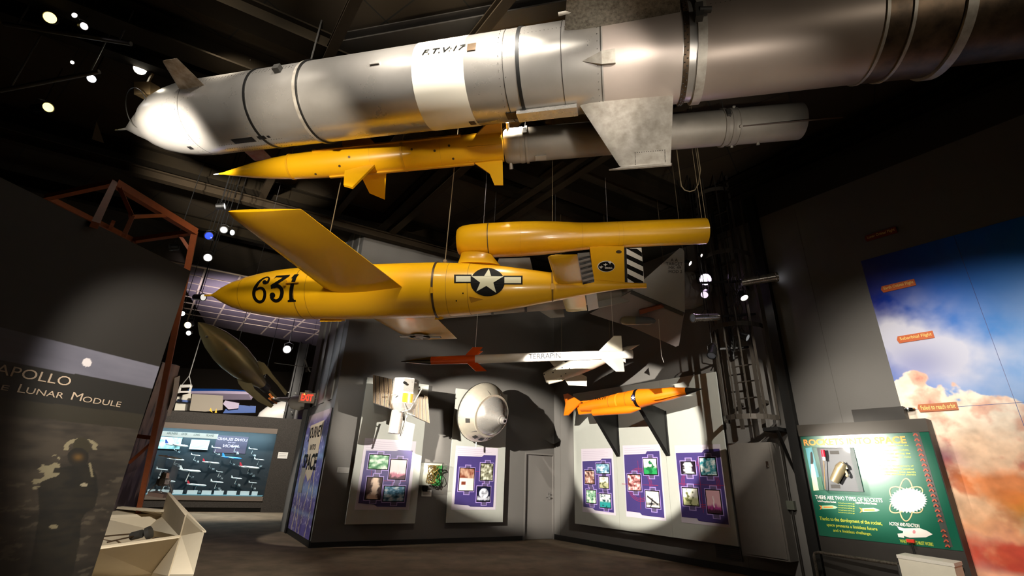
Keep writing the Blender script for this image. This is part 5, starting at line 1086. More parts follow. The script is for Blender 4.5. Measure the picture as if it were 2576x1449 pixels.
for px, py, s_, w, m_, lab in ((2215, 589, 'Lunar Orbital Flight', .5, mat('sign brown red', '#7a2c10', .5), 'dark orange arrow sign reading Lunar Orbital Flight above the mural'), (2259, 719, 'Earth Orbital Flight', .5, mat('sign orange', '#d0622a', .5), 'orange arrow sign reading Earth Orbital Flight on the mural sky'), (2302, 848, 'Suborbital Flight', .5, mat('sign orange', '#d0622a', .5), 'bright lit orange arrow sign above the smoke cloud'), (2358, 1024, 'Failed to reach orbit', .5, mat('sign orange brown', '#b8622c', .5), 'orange arrow sign reading Failed to reach orbit on the smoke edge')):
    s0_, z_ = WR.hit(px, py, .04); t = thing('arrow_sign', lab, 'sign', WR.P(s0_, z_, .015), 'orange arrow signs on the mural')
    mb = MB(); mb.prism([WR.P(a, b, .03) for a, b in ((s0_-w*.46, z_), (s0_-w*.42, z_+.055), (s0_+w*.44, z_+.055), (s0_+w*.44, z_-.055), (s0_-w*.42, z_-.055))], WR.n, .02); mb.build('plate', m_, t, smooth=0)
    mb = MB(); mb.decal(textfit(s_, s0_-w*.38, s0_+w*.40, z_-.03, z_+.035, .015), WR.map(.043)); mb.build('lettering', mat('sign cream', '#f2d27a', .5), t, smooth=0)
# ------------------------------------------------------------------ space banner on the wall end
def bannerfn(s, z):
    n = fbm(s*2.5, z*2.5, 2, 4); n2 = fbm(s*9, z*9, 5, 3); c = mixc(lin('#4a3f8e'), lin('#6f64b8'), .5+n); c = mixc(c, lin('#8fb0e0'), .7*math.exp(-((z-1.05)/.12)**2)+.6*math.exp(-((z-1.75)/.06)**2)+.5*math.exp(-((z-.55)/.05)**2))
    for k_ in range(4):
        x = .5+k_*.5+.12*math.sin(z*3+k_*2); 
        if abs(s-x) < .03+.03*n and z < 1.9: c = mixc(c, lin('#e8d8a8'), .8)
    if n2 > .42: c = mixc(c, lin('#d8d0e8'), .7)
    if z > 2.45: c = mixc(c, lin('#b9a8b0'), sstep(2.45, 2.75, z))
    return c
bn = thing('space_banner', 'tall purple space banner on the corner wall face', 'banner', WA.P(1.3, .1, 0))
gridprint('print', lambda s, z: WA.P(s, z, .03), .12, 2.5, .13, 2.78, 90, 130, bannerfn, m_print, bn)
mb = MB(); WA.box(mb, .12, 2.5, .13, 2.78, .001, .028); mb.build('backing', m_black, bn, smooth=0)
mb = MB(); mb.decal(poly2d([(.55, 2.5), (2.0, 2.55), (1.9, 1.75), (1.7, 1.35), (1.4, 1.2), (1.1, 1.35), (.8, 1.8)]), WA.map(.034)); mb.build('title_shape', mat('banner cream', '#d8c8b0', .5), bn, smooth=0)
mb = MB(); mb.decal(join2d(textfit('JOURNEY', .6, 1.95, 2.1, 2.45, .02), textfit('INTO', 1.0, 1.6, 1.9, 2.03, .02), textfit('SPACE', .5, 1.95, 1.45, 1.82, .03)), WA.map(.038)); mb.build('lettering', m_ink, bn, smooth=0)
mb = MB(); WA.box(mb, .55, .95, .95, 1.5, .034, .045); mb.build('small_plate', m_grey, bn, smooth=0)
# ------------------------------------------------------------------ moon landing board at the left
e_ = D(300, 1233, 3.3); v_ = ray(1540, 1208); v_ = V((v_.x, v_.y, 0)).normalized(); WL = Wall(e_, e_+v_)
topz = WL.hit(485, 685)[1]
def inpoly(x, y, P):
    c = False; j = len(P)-1
    for i in range(len(P)):
        if (P[i][1] > y) != (P[j][1] > y) and x < (P[j][0]-P[i][0])*(y-P[i][1])/(P[j][1]-P[i][1])+P[i][0]: c = not c
        j = i
    return c
TORSO = [(175, 1172), (225, 1168), (242, 1195), (246, 1240), (238, 1275), (215, 1290), (190, 1330), (165, 1400), (150, 1449), (70, 1449), (85, 1370), (98, 1290), (95, 1230), (110, 1200), (140, 1180)]
LEG2 = [(150, 1330), (205, 1300), (200, 1360), (180, 1460), (130, 1460)]
def apollofn(s, z):
    c = apollo0(s, z); k = .5 if c[2] > c[0]*.9 else .42
    return [c[0]*k, c[1]*k*.96, c[2]*k*.85] if k < .5 else [v*k for v in c]
def apollo0(s, z):
    x, y = proj(WL.P(s, z, 0)); n = fbm(s*3, z*14, 1, 5); n2 = fbm(s*10, z*30, 4, 4)
    if y < 824+.2475*x: return lin('#140e05')
    if y < 905+.19*x: return mixc(lin('#4c4b58'), lin('#6e6c78'), x/400+.3*n) if math.hypot(x-218, (y-912)*1.1) > 12 else lin('#d0c8c8')
    if y < 1000+.117*x: return lin('#120e05')
    if y < 1043+.105*x+5*n: return lin('#2b2618')
    c = mixc(lin('#2c261f'), lin('#463e35'), .5+1.1*n+.5*n2); c = mixc(c, lin('#1d1814'), sstep(1250, 1449, y)*.55)
    if n2 > .36 and y > 1200: c = mixc(c, lin('#a89c88'), .12)
    hoodr = math.hypot((x-203)/42, (y-1138)/36)
    if .74+.2*n < hoodr < 1.0+.2*n and y < 1132: c = mixc(c, lin('#a39a80'), .8)
    if inpoly(x, y, TORSO) or inpoly(x, y, LEG2): c = mixc(lin('#14110a'), lin('#241f14'), .5+n+n2)
    if math.hypot(x-122, (y-1187)*1.6-(122-x)*.9)+60*n2 < 24 and x < 150: c = mixc(c, lin('#a39a80'), .75)
    if math.hypot(x-205, y-1122) < 22: c = lin('#35301f')
    if math.hypot((x-196)/27, (y-1150)/24) < 1: c = mixc(lin('#1c1810'), lin('#7a5a26'), .8*math.exp(-((x-196)/11)**2-((y-1150)/8)**2))
    if math.hypot((x-211)/9, (y-1220)/5) < 1: c = lin('#a8a08c')
    if abs(x-228-(y-1180)*.02-6*math.sin((y-1180)*.03)) < 3 and 1165 < y < 1200: c = lin('#8f866e')
    if math.hypot((x-134)/11, (y-1325)/6) < 1: c = lin('#8f866e')
    return c
ap = thing('moon_board', 'tall dark board lettered APOLLO and LUNAR MODULE above a moonwalking astronaut photo', 'display board', WL.P(-1, 0, 0))
mb = MB(); WL.box(mb, -3.2, 0, .02, topz, -.16, -.002); mb.build('board', mat('board side brown', '#0b0703', .8), ap, smooth=0)
gridprint('print', lambda s, z: WL.P(s, z, .002), -1.75, 0, .3, topz, 300, 460, apollofn, printmat('matte print', .6), ap)
mb = MB(); WL.box(mb, -3.2, -1.75, .3, topz, 0, .002); mb.build('board', mat('board side brown', '#0b0703', .8), ap, smooth=0)
m_at = mat('board lettering', '#8a7a68', .6)
def atxt(s_, xl, yl, xr, yr, hpx, first=1.0):   # baseline from (xl,yl) to (xr,yr); letter height in px
    a = WL.hit(xl, yl); b = WL.hit(xr, yr); h = WL.hit(xr, yr-hpx)[1]-b[1]; z0_ = (a[1]+b[1])/2
    mb = MB(); mb.decal(textfit(s_, a[0], b[0], 0, 1, 0), lambda u, v: WL.P(u, z0_+v*h, .005)); mb.build('lettering', m_at, ap, smooth=0)
atxt('APOLLO', -18, 938, 172, 973, 24); 
atxt('E', 0, 980, 18, 983, 13); atxt('L', 41, 986, 60, 990, 22); atxt('UNAR', 62, 989, 156, 1003, 15); atxt('M', 176, 1005, 202, 1009, 20); atxt('ODULE', 205, 1009, 300, 1026, 14)
# ------------------------------------------------------------------ orange steel frame
of = thing('steel_frame', 'tall orange painted tubular steel frame standing behind the moon board', 'frame', PZ(347, 1296, .86))
ZF = 4.0
c1, c2, c3, c4 = [PZ(*p, ZF) for p in ((118, 497), (288, 460), (490, 583), (335, 605))]
def fbar(a, b, w=.05, nm='beam'): mb = MB(); mb.bar(a, b, w, w); mb.build(nm, m_truss, of, smooth=0)
fbar(c1, c2); fbar(c2, c3, .075); fbar(c3, c4, .055); fbar(c4, c1, .055)
lg = PZ(347, 1296, .80); fbar(c3, lg, .06, 'leg')
b2 = PZ(230, 1310, .8); fbar(c2, c2+(PZ(238, 566, ZF-1.0)-c2)*1.0, .045, 'leg')
i1, i2, i3 = PZ(333, 545, ZF-.3), PZ(422, 540, ZF+.0), PZ(312, 592, ZF-.6)
fbar(c2+(c3-c2)*.04, i1, .035, 'brace'); fbar(i1-(i2-i1)*.05, c2.lerp(c3, .62), .035, 'brace'); fbar(i1, i3, .035, 'brace'); fbar(c4+(c1-c4)*.3, PZ(285, 558, ZF), .035, 'brace'); fbar(c4, PZ(340, 622, ZF-.15), .03, 'brace')
fbar(c3.lerp(c4, .25), c3.lerp(lg, .06), .035, 'brace'); 
mid_ = c3.lerp(lg, .765); q = PP(345, 1097, mid_, V((0, 1, 0))); fbar(PP(388, 1102, mid_, V((0, 1, 0))), q, .05, 'beam'); fbar(PP(384, 1112, mid_, V((0, 1, 0))), PP(325, 1165, mid_, V((0, 1, 0))), .03, 'brace')
# ------------------------------------------------------------------ beige angular module mock-up
lb_ = thing('module_mockup', 'beige angular tray-like spacecraft mock-up with a flared end plate', 'mock-up', PZ(400, 1400, 0))
Zr = .80
rm = lambda x, y, z=Zr: PZ(x, y, z)
def plate(nm, pts, tk=.025, m_=m_beige): 
    n = (pts[1]-pts[0]).cross(pts[2]-pts[0]).normalized(); mb = MB(); mb.prism(pts, n, tk); return mb.build(nm, m_, lb_, smooth=0)
f_ = rm(455, 1350); g_ = rm(407, 1298); kL = rm(262, 1305); iL = rm(240, 1380)
dn_ = lambda p, k: V((p.x, p.y, p.z-k))
jj = PZ(385, 1441, .42)
plate('front_panel', [iL, f_, jj, PZ(225, 1452, .42)])
plate('lower_front', [PZ(225, 1452, .42), jj, V((jj.x+.05, jj.y+.1, 0)), V((iL.x, iL.y, 0))])
plate('rim', [iL, f_, f_+V((0, .07, 0)), iL+V((0, .07, 0))], .03)
h1, h2, l1, l2 = PZ(371, 1331, .66), PZ(390, 1351, .60), PZ(261, 1348, .66), PZ(252, 1370, .60)
plate('floor_panel', [l2, h2, h1, l1]); plate('rear_slope', [l1, h1, g_, kL]); plate('end_slope', [h2, f_, g_, h1])
plate('back_wall', [rm(262, 1300, .80), rm(407, 1296, .80), PZ(409, 1286, .88), PZ(262, 1275, .88)], .04)
mb = MB(); mb.bar(PZ(262, 1274, .89), PZ(412, 1285, .89), .1, .03); mb.build('back_ledge', m_beige, lb_, smooth=0)
def at_d(x, y, d): return D(x, y, d)
dA, dF, dG = 1, (f_-CAM).dot(f0), (g_-CAM).dot(f0)
a_, b_, c_ = D(424, 1240, dG*.97), D(469, 1296, dF*.99), D(514, 1338, dF*.92); d2, e2 = D(486, 1449, dF*.74), D(426, 1449, dF*.77)
plate('end_plate', [a_, b_, f_, g_]); plate('outer_flap', [b_, c_, d2, e2, f_]); 
mb = MB(); mb.bar(a_, c_, .03, .012); mb.build('edge_strip', m_beige, lb_, smooth=0)
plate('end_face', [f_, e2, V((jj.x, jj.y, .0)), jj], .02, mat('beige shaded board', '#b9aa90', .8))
mb = MB(); pq = PZ(352, 1345, .70); mb.cyl(pq-V((.09, 0, .02)), pq+V((.02, .0, .01)), .045, seg=16); mb.cyl(pq+V((.06, .02, .01)), pq+V((.1, .03, .03)), .07, seg=18); mb.build('thruster', m_dgrey, lb_)
mb = MB(); mb.cyl(PZ(270, 1364, .66), PZ(345, 1347, .69), .008, seg=6); mb.cyl(PZ(262, 1349, .68), PZ(345, 1342, .71), .008, seg=6); mb.build('thruster_pipe', m_brown, lb_)
# ------------------------------------------------------------------ moon photo panel and model case behind
def moonfn(cols):
    def fn(s, z): n = fbm(s*3, z*3, 6, 5); n2 = fbm(s*8, z*5, 2, 4); c = mixc(lin('#4a4046'), lin('#a0897c'), z*.6+.9*n+.1); return mixc(c, lin('#2a2228'), sstep(.1, .4, n2+.35-z*.8))
    return fn
ml, mr = D(308, 1290, 6.6), D(452, 912, 7.4)
PM = [D(277, 1300, 6.4), D(352, 1296, 7.0), D(453, 921, 7.0), D(409, 912, 6.4)]
tm = thing('moon_photo_panel', 'tan and grey moon photo panel behind the orange frame leg', 'panel', PM[0])
gridprint('print', lambda s, z: PM[0].lerp(PM[3], z).lerp(PM[1].lerp(PM[2], z), s), 0, 1, 0, 1, 40, 90, moonfn(0), m_print, tm)
n = (PM[1]-PM[0]).cross(PM[3]-PM[0]).normalized(); n = n if n.dot(CAM-PM[0]) < 0 else -n
mb = MB(); mb.prism([p+n*.03 for p in PM], n, .04); mb.build('backing', m_dgrey, tm, smooth=0)
sc_ = thing('curved_screen', 'pale curved panel edge catching light beside the moon photo panel', 'panel', D(435, 1000, 7.1))
mb = MB(); Lp = [(453, 945, 7.05), (448, 985, 7.08), (440, 1015, 7.12), (428, 1045, 7.16)]
rings = []
for x, y, d in Lp: rings.append([D(x, y, d), D(x-14-(1045-y)*.0, y+6, d-.12), D(x-14, y+6, d-.16), D(x, y, d-.04)])
mb.loft(rings); mb.build('shell', m_white, sc_)
mc = thing('model_case', 'clear case holding a small silver lander model on a pale base', 'display case', D(385, 1225, 7.6))
cA, cB = D(372, 1237, 7.4), D(412, 1243, 7.6); hgt = V((0, 0, .55)); dpt = V((-.1, .35, 0))
bw = [cA, cB, cB+dpt, cA+dpt]; mb = MB(); mb.hull8([p-V((0, 0, .06)) for p in bw]+bw); mb.build('base', mat('dusty rose base', '#b39a90', .6), mc, smooth=0)
mb = MB(); 
for i in range(4): a, b = bw[i], bw[(i+1) % 4]; mb.prism([a, b, b+hgt, a+hgt], (b-a).cross(hgt), .006)
mb.prism([p+hgt for p in bw], zv, .006); mb.build('clear_cover', m_glass, mc, smooth=0)
mb = MB()
for a, b in zip(bw, bw[1:]+bw[:1]): mb.bar(a+hgt, b+hgt, .012, .012)
mb.build('cover_edge', mat('pale edge', '#c8b8a0', .4), mc, smooth=0)
q = (bw[0]+bw[2])/2; ms_ = thing('lander_model', 'small silver lander model inside the clear case', 'model', q); mb = MB(); mb.lathe(q+V((0, 0, .1)), zv, [(0, .06), (.03, .1), (.1, .1), (.12, .07), (.2, .06), (.22, .03)], 8); mb.build('body', m_alu2, ms_, smooth=10)
for a in range(4): mb = MB(); dv = V((math.cos(a*1.57+.6), math.sin(a*1.57+.6), 0)); mb.cyl(q+dv*.08+V((0, 0, .15)), q+dv*.16+V((0, 0, .01)), .008, seg=6); mb.cyl(q+dv*.16+V((0, 0, .004)), q+dv*.16+V((0, 0, .012)), .025, seg=10); mb.build('leg', m_alu2, ms_)
# ------------------------------------------------------------------ airliner model case in the far wall
z2 = zc(340, 900, 3.622)
ca_ = thing('airliner_case', 'wide lit glass case in the far wall holding rows of model airliners', 'display case', WC.P(0, .5, 0))
mb = MB(); WC.box(mb, -2.3, 2.2, .38, 2.78, -.69, -.66); mb.build('back_panel', mat('deep teal back', '#03161f', .6), ca_, smooth=0)
mb = MB(); WC.box(mb, -2.3, 2.2, .5, 2.62, -.035, -.025); mb.build('glass_front', m_glass, ca_, smooth=0)
mb = MB(); WC.box(mb, -2.3, 2.15, .48, .52, -.62, -.06); mb.build('shelf', mat('shelf blue', '#5a8a98', .6), ca_, smooth=0)
mb = MB(); WC.box(mb, -2.2, 2.1, 2.66, 2.72, -.2, -.12); mb.build('light_tube', mat('case tube glow', '#ffffff', .5, emit=(.62, .9, 1), es=30), ca_, smooth=0)
def Cz(x, y, o): return WC.hit(*z2(x, y), o)
a, b = Cz(215, 668, -.1), Cz(745, 740, -.1); mb = MB(); WC.box(mb, a[0], b[0], b[1], b[1]+.17, -.12, -.10); sg = mb.build('title_sign', mat('pale blue paper', '#cfe4ea', .6), ca_, smooth=0)
for t_, l, r in (('AIRLINERS', 285, 385), ('OVER', 420, 475), ('LONG', 535, 590), ('ISLAND', 650, 722)):
    A, B = Cz(l, 700, -.1), Cz(r, 700, -.1); mb = MB(); mb.decal(textfit(t_, A[0], B[0], b[1]+.07, b[1]+.14, .01), WC.map(-.097)); mb.build('lettering', mat('teal ink', '#20505a', .6), sg, smooth=0)
for i, (l, r) in enumerate(((100, 170), (195, 298), (335, 425), (465, 560), (600, 688), (712, 800), (832, 918), (952, 1035), (1058, 1112))):
    A, B = Cz(l, 1250, -.2), Cz(r, 1250, -.2); mb = MB(); WC.box(mb, A[0], B[0], .525, .66, -.22, -.20); mb.build('caption_card', mat('card blue white', '#d4e8ee', .6), ca_, smooth=0)
a, b = Cz(515, 745, -.6), Cz(658, 840, -.6); mb = MB(); WC.box(mb, a[0], b[0], b[1], a[1], -.62, -.6); tp_ = mb.build('text_sheet', mat('pale blue paper', '#cfe4ea', .6), ca_, smooth=0)
mb = MB()
for i in range(7): y = b[1]+.05+i*.045; mb.decal(rect2d(a[0]+.04, b[0]-.04-.05*(i % 2), y, y+.012), WC.map(-.597))
mb.build('text_lines', mat('teal grey ink', '#6f98a0', .6), tp_, smooth=0)
a, b = Cz(265, 720, -.6), Cz(400, 835, -.6); mb = MB(); WC.box(mb, -2.1, b[0], b[1], a[1], -.64, -.62); ph = mb.build('photo_sheet', mat('sheet green', '#1f6a5a', .5, col2='#b8d0dc', vscale=5), ca_, smooth=0)
a, b = Cz(750, 705, -.64), Cz(1000, 875, -.64); mb = MB(); WC.box(mb, a[0], b[0], b[1], a[1], -.655, -.645); rf = mb.build('reflected_sign', mat('dim plum', '#33283a', .6), ca_, smooth=0)  # sign's reflection in the case glass, modelled as a faint sheet behind
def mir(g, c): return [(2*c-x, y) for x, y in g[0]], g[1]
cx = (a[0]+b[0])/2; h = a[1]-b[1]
mb = MB(); mb.decal(mir(textfit('LONG ISLAND', a[0]+.03, b[0]-.03, b[1]+h*.72, b[1]+h*.88, .015), cx), WC.map(-.642)); mb.decal(mir(textfit('ON THE', cx-.12, cx+.12, b[1]+h*.58, b[1]+h*.64, .01), cx), WC.map(-.642)); mb.decal(mir(textfit('MOON', cx-.25, cx+.25, b[1]+h*.32, b[1]+h*.5, .02), cx), WC.map(-.642)); mb.build('reflected_lettering', mat('rose grey reflection', '#a08a98', .6), rf, smooth=0)  # reversed words of the glass reflection, drawn as solid lettering
m_pw = mat('model white', '#dfe8ea', .3)
def airliner_meshes(tail, belly):
    pr = thing('model_airliner', 'x', 'model airliner', (0, 0, 0))
    mb = MB(); mb.lathe((-.5, 0, 0), (1, 0, 0), [(0, .008), (.1, .028), (.25, .05), (.85, .052), (.93, .042), (.98, .02), (1, .004)], 14); mb.build('fuselage', belly, pr, local=True)
    mb = MB()
    for s_ in (1, -1): mb.prism([(.12, s_*.03, -.02), (-.12, s_*.42, .03), (-.18, s_*.42, .03), (-.08, s_*.03, -.02)], (0, 0, 1), .012); mb.prism([(-.38, s_*.02, .02), (-.47, s_*.16, .03), (-.5, s_*.16, .03), (-.47, s_*.02, .02)], (0, 0, 1), .008)
    mb.build('wings', m_pw, pr, local=True, smooth=0)
    mb = MB(); mb.prism([(-.34, 0, .04), (-.47, 0, .2), (-.53, 0, .2), (-.48, 0, .03)], (0, 1, 0), .012); mb.build('tail_fin', tail, pr, local=True, smooth=0)
    return pr
MOD = [(375, 795, 220, 'dark blue', '12', 'large white model airliner with a dark blue tail, top left of the case'), (740, 820, 95, 'white', '18', 'small white model airliner in the top row right of the text sheet'), (915, 812, 76, 'white', '28', 'small white model airliner in the top row in front of the reflected sign'), (1075, 832, 86, 'white', '25', 'small white model airliner at the right end of the top row'),
 (550, 888, 90, 'white', '15', 'small white model airliner just below the text sheet'), (370, 925, 165, 'dark blue', '14', 'white model airliner with a dark blue tail in the second row'), (690, 955, 158, 'red', '20', 'white model airliner with a red tail near the case centre'), (880, 912, 192, 'blue', '24', 'light blue and white model airliner right of the case centre'), (1040, 998, 195, 'red', '27', 'large white model airliner with a red tail at the right of the case'), (1130, 928, 96, 'white', '30', 'small white model airliner nearest the right edge, above the red-tailed one'),
 (245, 1018, 115, 'white', '13', 'small white model airliner seen through the left end of the case'), (500, 1028, 212, 'white', '17', 'longest all-white model airliner in the middle rows'), (770, 1040, 62, 'white', '21', 'tiny white model airliner below the case centre'), (925, 1098, 106, 'white', '23', 'white high-wing model airliner in the lower row right of centre'), (285, 1122, 172, 'white', '16', 'long thin white model airliner at the lower left'), (560, 1158, 182, 'red', '19', 'long white model airliner with a red tail in the bottom row'), (745, 1132, 126, 'white', '22', 'white model airliner in the bottom row left of the high-wing one'), (1072, 1138, 82, 'white', '29', 'small white model airliner at the lower right corner of the case')]
tails = {'dark blue': mat('model navy', '#1c2c60', .4), 'white': m_pw, 'red': mat('model red', '#b8283a', .4), 'blue': mat('model blue', '#2a7ac0', .4)}
protos = {}
def cpy(o, par=None):
    c = o.copy(); COL.objects.link(c)
    if par is not None: c.parent = par
    for ch in list(o.children): cpy(ch, c)
    return c
for i, (x, y, ln, tc, num, lab) in enumerate(MOD):
    a, b = Cz(x-ln/2, y, -.35), Cz(x+ln/2, y, -.35); L = b[0]-a[0]; cpos = WC.P((a[0]+b[0])/2, (a[1]+b[1])/2, -.35)
    if tc not in protos: protos[tc] = airliner_meshes(tails[tc], tails['blue'] if tc == 'blue' else m_pw); r_ = protos[tc]
    else: r_ = cpy(protos[tc])
    ang = math.atan2(WC.u.y, WC.u.x)+(-.12 if i % 3 else .1)
    r_.matrix_world = Matrix.Translation(cpos) @ Matrix.Rotation(ang, 4, 'Z') @ Matrix.Rotation(.06, 4, 'Y') @ Matrix.Scale(L, 4); WMX[r_.name] = r_.matrix_world.copy()
    r_['label'] = lab; r_['group'] = 'model airliners in the lit case'
    mb = MB(); q = cpos+V((0, 0, -.03)); mb.tube([q, q+V((0, 0, -.13))-WC.u*.02, q+V((0, 0, -.16))-WC.n*.28], .008, 6); mb.build('stand_rod', m_pw, r_)
    mb = MB(); mb.decal(text2d(num, .075, 'CENTER', 1, .01), lambda u, v: WC.P((a[0]+b[0])/2+.09+u, cpos.z-.24+v, -.56)); mb.build('number_label', m_pw, r_, smooth=0)
# ------------------------------------------------------------------ aircraft behind the display wall
z4s = zc(480, 780, 4.997)
q0, q1 = D(648, 1050, 22), D(830, 1020, 24); n_ = Body(q0, q1); L = n_.L
wp_ = thing('white_nosed_aircraft', 'aircraft with a rounded white nose and purple belly beyond the display wall', 'aircraft', q0)
mb = MB(); n_.lathe(mb, [(0, .05), (.1, .22), (.4, .42), (1.0, .58), (L, .66)], 32); mb.build('nose', m_white, wp_)
mb = MB()
for a in range(-110, -30, 10): mb.poly([n_.pt(.5, a, .01), n_.pt(L, a, .01), n_.pt(L, a+10, .01), n_.pt(.5, a+10, .01)])
mb.build('belly', mat('purple paint', '#5a46a8', .4), wp_)
mb = MB(); mb.cyl(n_.pt(1.5, -90, .3)-V((0, 0, n_.pt(1.5, -90, .3).z)), n_.pt(1.5, -90, -.05), .08); mb.build('support', m_dgrey, wp_)
bp = thing('light_aircraft', 'blue and white high-wing light aircraft above the display wall', 'aircraft', D(540, 1010, 21))
def bplate(L_, d, nm, m_, n=None, tk=.06, zf=z2):
    base = D(*zf(*L_[0]), d); n = V(n) if n else (CAM-base).normalized(); mb = MB(); mb.prism([PP(*zf(x, y), base, n) for x, y in L_], n, tk); mb.build(nm, m_, bp, smooth=0)
mlil = mat('lilac white', '#b8a8c0', .5); mblu = mat('aircraft blue', '#1c4c98', .4)
bplate([(490, 285), (820, 290), (1040, 305), (1040, 320), (500, 312)], 21.5, 'wing_top', mblu, (0, -.8, -.5), .15)
bplate([(490, 312), (800, 315), (1040, 320), (1065, 372), (800, 370), (600, 330)], 21.4, 'wing', mlil, (0, -.5, -.8), .15)
bplate([(520, 330), (800, 345), (795, 475), (640, 490), (495, 480)], 20.5, 'engine_cover', mat('cover grey beige', '#8f8474', .6), None, .3)
bplate([(385, 350), (510, 320), (500, 480), (355, 478)], 21.0, 'fuselage', m_cream, None, .5); bplate([(385, 376), (510, 392), (508, 410), (380, 396)], 20.6, 'blue_stripe', mblu, None, .04)
bplate([(830, 375), (955, 375), (940, 460), (850, 470), (800, 420)], 21.8, 'tail', mlil, None, .3); bplate([(950, 430), (1100, 440), (1095, 500), (800, 505), (830, 460)], 22.2, 'rear_fuselage', mblu, None, .4)
bplate([(675, 480), (690, 455), (705, 500)], 20.1, 'yellow_mark', m_yel, None, .02); bplate([(725, 500), (740, 460), (745, 500)], 20.1, 'yellow_mark', m_yel, None, .02)
mb = MB(); p_ = D(*z2(430, 470), 21); mb.cyl(p_, V((p_.x, p_.y, 0)), .1); mb.build('support', m_dgrey, bp)
hf = thing('hoist_frame', 'small white lifting frame with wires above the light aircraft', 'frame', D(468, 972, 20))
mb = MB(); A_, B_2 = D(*z2(415, 260), 20), D(*z2(512, 258), 20); mb.bar(A_, B_2, .1, .12); mb.bar(A_+V((0, 0, -.25)), B_2+V((0, 0, -.25)), .06, .08); mb.bar(A_, A_+V((.0, 0, -.3)), .06, .06); mb.bar(B_2, B_2+V((0, 0, -.3)), .06, .06); mb.build('frame', m_white, hf, smooth=0)
mb = MB(); T_ = D(*z2(493, 165), 20); mb.cyl(A_, T_, .02, seg=5); mb.cyl(B_2, T_, .02, seg=5); mb.cyl(T_, V((T_.x, T_.y, CEIL)), .02, seg=5); mb.build('hanging_wire', m_grey, hf)
# helicopter model
h0, h1 = D(*z4s(1250, 1150), 14), D(*z4s(1470, 1180), 14); hb = Body(h0, h1); hp = thing('helicopter_model', 'small white model helicopter hanging beside the exit sign', 'helicopter', h0)
L = hb.L; mb = MB(); hb.lathe(mb, [(-.1*L, .04), (0, .12), (.15*L, .2), (.6*L, .23), (.9*L, .15), (L, .04)], 20); mb.build('fuselage', m_white, hp)
mb = MB(); mb.cyl(hb.pt(0, 0, 0, 0)+zv*.05, D(*z4s(1030, 1110), 14.4), .09, .03, 12); mb.build('tail_boom', m_white, hp)
mb = MB(); q = D(*z4s(1030, 1110), 14.4); mb.bar(q, D(*z4s(985, 1050), 14.4), .02, .06); mb.bar(q-UB*.12, q+UB*.15+zv*-.15, .02, .05); mb.ball(q, .06, 8); mb.build('tail_rotor', mat('rotor orange', '#c8702a', .5), hp)
mb = MB(); q = hb.pt(L*.45, 90, .08); 
for a in (.3, 1.87, 3.44, 5.01): mb.bar(q, q+V((math.cos(a), math.sin(a), .04))*.95, .05, .012)
mb.cyl(q, q-zv*.15, .03); mb.build('main_rotor', m_grey, hp)
mb = MB(); cable(mb, q, CEIL, .004); mb.build('hanging_wire', m_dgrey, hp)
# exit sign
ex = D(*z4s(1462, 1105), 12.0); et = thing('exit_sign', 'lit red EXIT sign with a brown arrow end, beside the light wall', 'sign', ex)
eu = V((.96, .28, 0)); en = V((eu.y, -eu.x, 0)); w_, h_ = .19, .13
mb = MB(); mb.box(ex, eu*w_, en*.04, zv*h_); mb.build('housing', mat('sign beige', '#a58f78', .5), et, smooth=0)
mb = MB(); mb.decal(textfit('EXIT', -.14, .14, -.08, .09, .03), lambda u, v: ex+eu*u+zv*v+en*.045); mb.build('lettering', mat('exit glow', '#d02010', .4, emit='#ff2a10', es=1.6), et, label='glowing red lettering', smooth=0)
mb = MB(); mb.ball(ex+en*.05-eu*.08+zv*.085, .014, 8); mb.build('indicator_lamp', mat('indicator glow', '#ffd060', .4, emit='#ffc040', es=4), et)
mb = MB(); c_ = ex+eu*.32+en*.02; mb.prism([c_+zv*.2-eu*.08, c_+eu*.06+zv*.02, c_-zv*.26-eu*.02, c_-eu*.07], en, .03); mb.build('arrow_end', m_brown, et, smooth=0)
mb = MB(); mb.bar(ex+eu*w_, ex+eu*w_+eu*.3-en*.25, .04, .04); mb.bar(ex+zv*h_, ex+zv*(h_+.05), .2, .1); mb.build('mount', m_grey, et, smooth=0)
# ------------------------------------------------------------------ spotlights
def lamp(px, py, d, aim, sz, col, es, lab, up=.35, body=None, bl=2.6, lit=True, bar=None):
    c = D(px, py, d); a = V(aim).normalized(); t = thing('spotlight', lab, 'spotlight', c, 'stage spotlights under the roof')
    r = sz*d/F; m_ = body or m_black
    mb = MB(); mb.lathe(c-a*r*bl, a, [(0, r*.55), (r*.25, r*.9), (r*(bl-.6), r*1.0), (r*(bl-.5), r*1.15), (r*bl, r*1.18), (r*bl, r*1.02), (r*(bl-.25), r*1.0)], 20, cap=False)
    mb.poly([c-a*r*bl+(V((0, 0, 1)).cross(a).normalized()*math.cos(i*.5236)+a.cross(V((0, 0, 1)).cross(a)).normalized()*math.sin(i*.5236))*r*.55 for i in range(12)]); mb.build('housing', m_, t)
    mb = MB(); mb.lathe(c-a*r*.22, a, [(0, r*.98), (r*.08, r*.9), (r*.14, r*.5), (r*.16, r*.02)], 20)
    mb.build('lens', mat('lens '+str(col)+str(es), '#404048', .1, emit=col, es=es) if lit else m_chrome, t)
    s_ = V((0, 0, 1)).cross(a).normalized(); m2 = c-a*r*bl*.5
    mb = MB(); mb.tube([m2+s_*r*1.1, m2+s_*r*1.25+zv*r*1.6, m2+zv*r*2.2, m2-s_*r*1.25+zv*r*1.6, m2-s_*r*1.1], r*.1, 6)
    top_ = CEIL if bar is None else m2.z+bar
    mb.cyl(m2+zv*r*2.1, V((m2.x, m2.y, top_)), r*.12, seg=6); mb.build('yoke', m_black, t); return c
LC = (1, .93, .8)
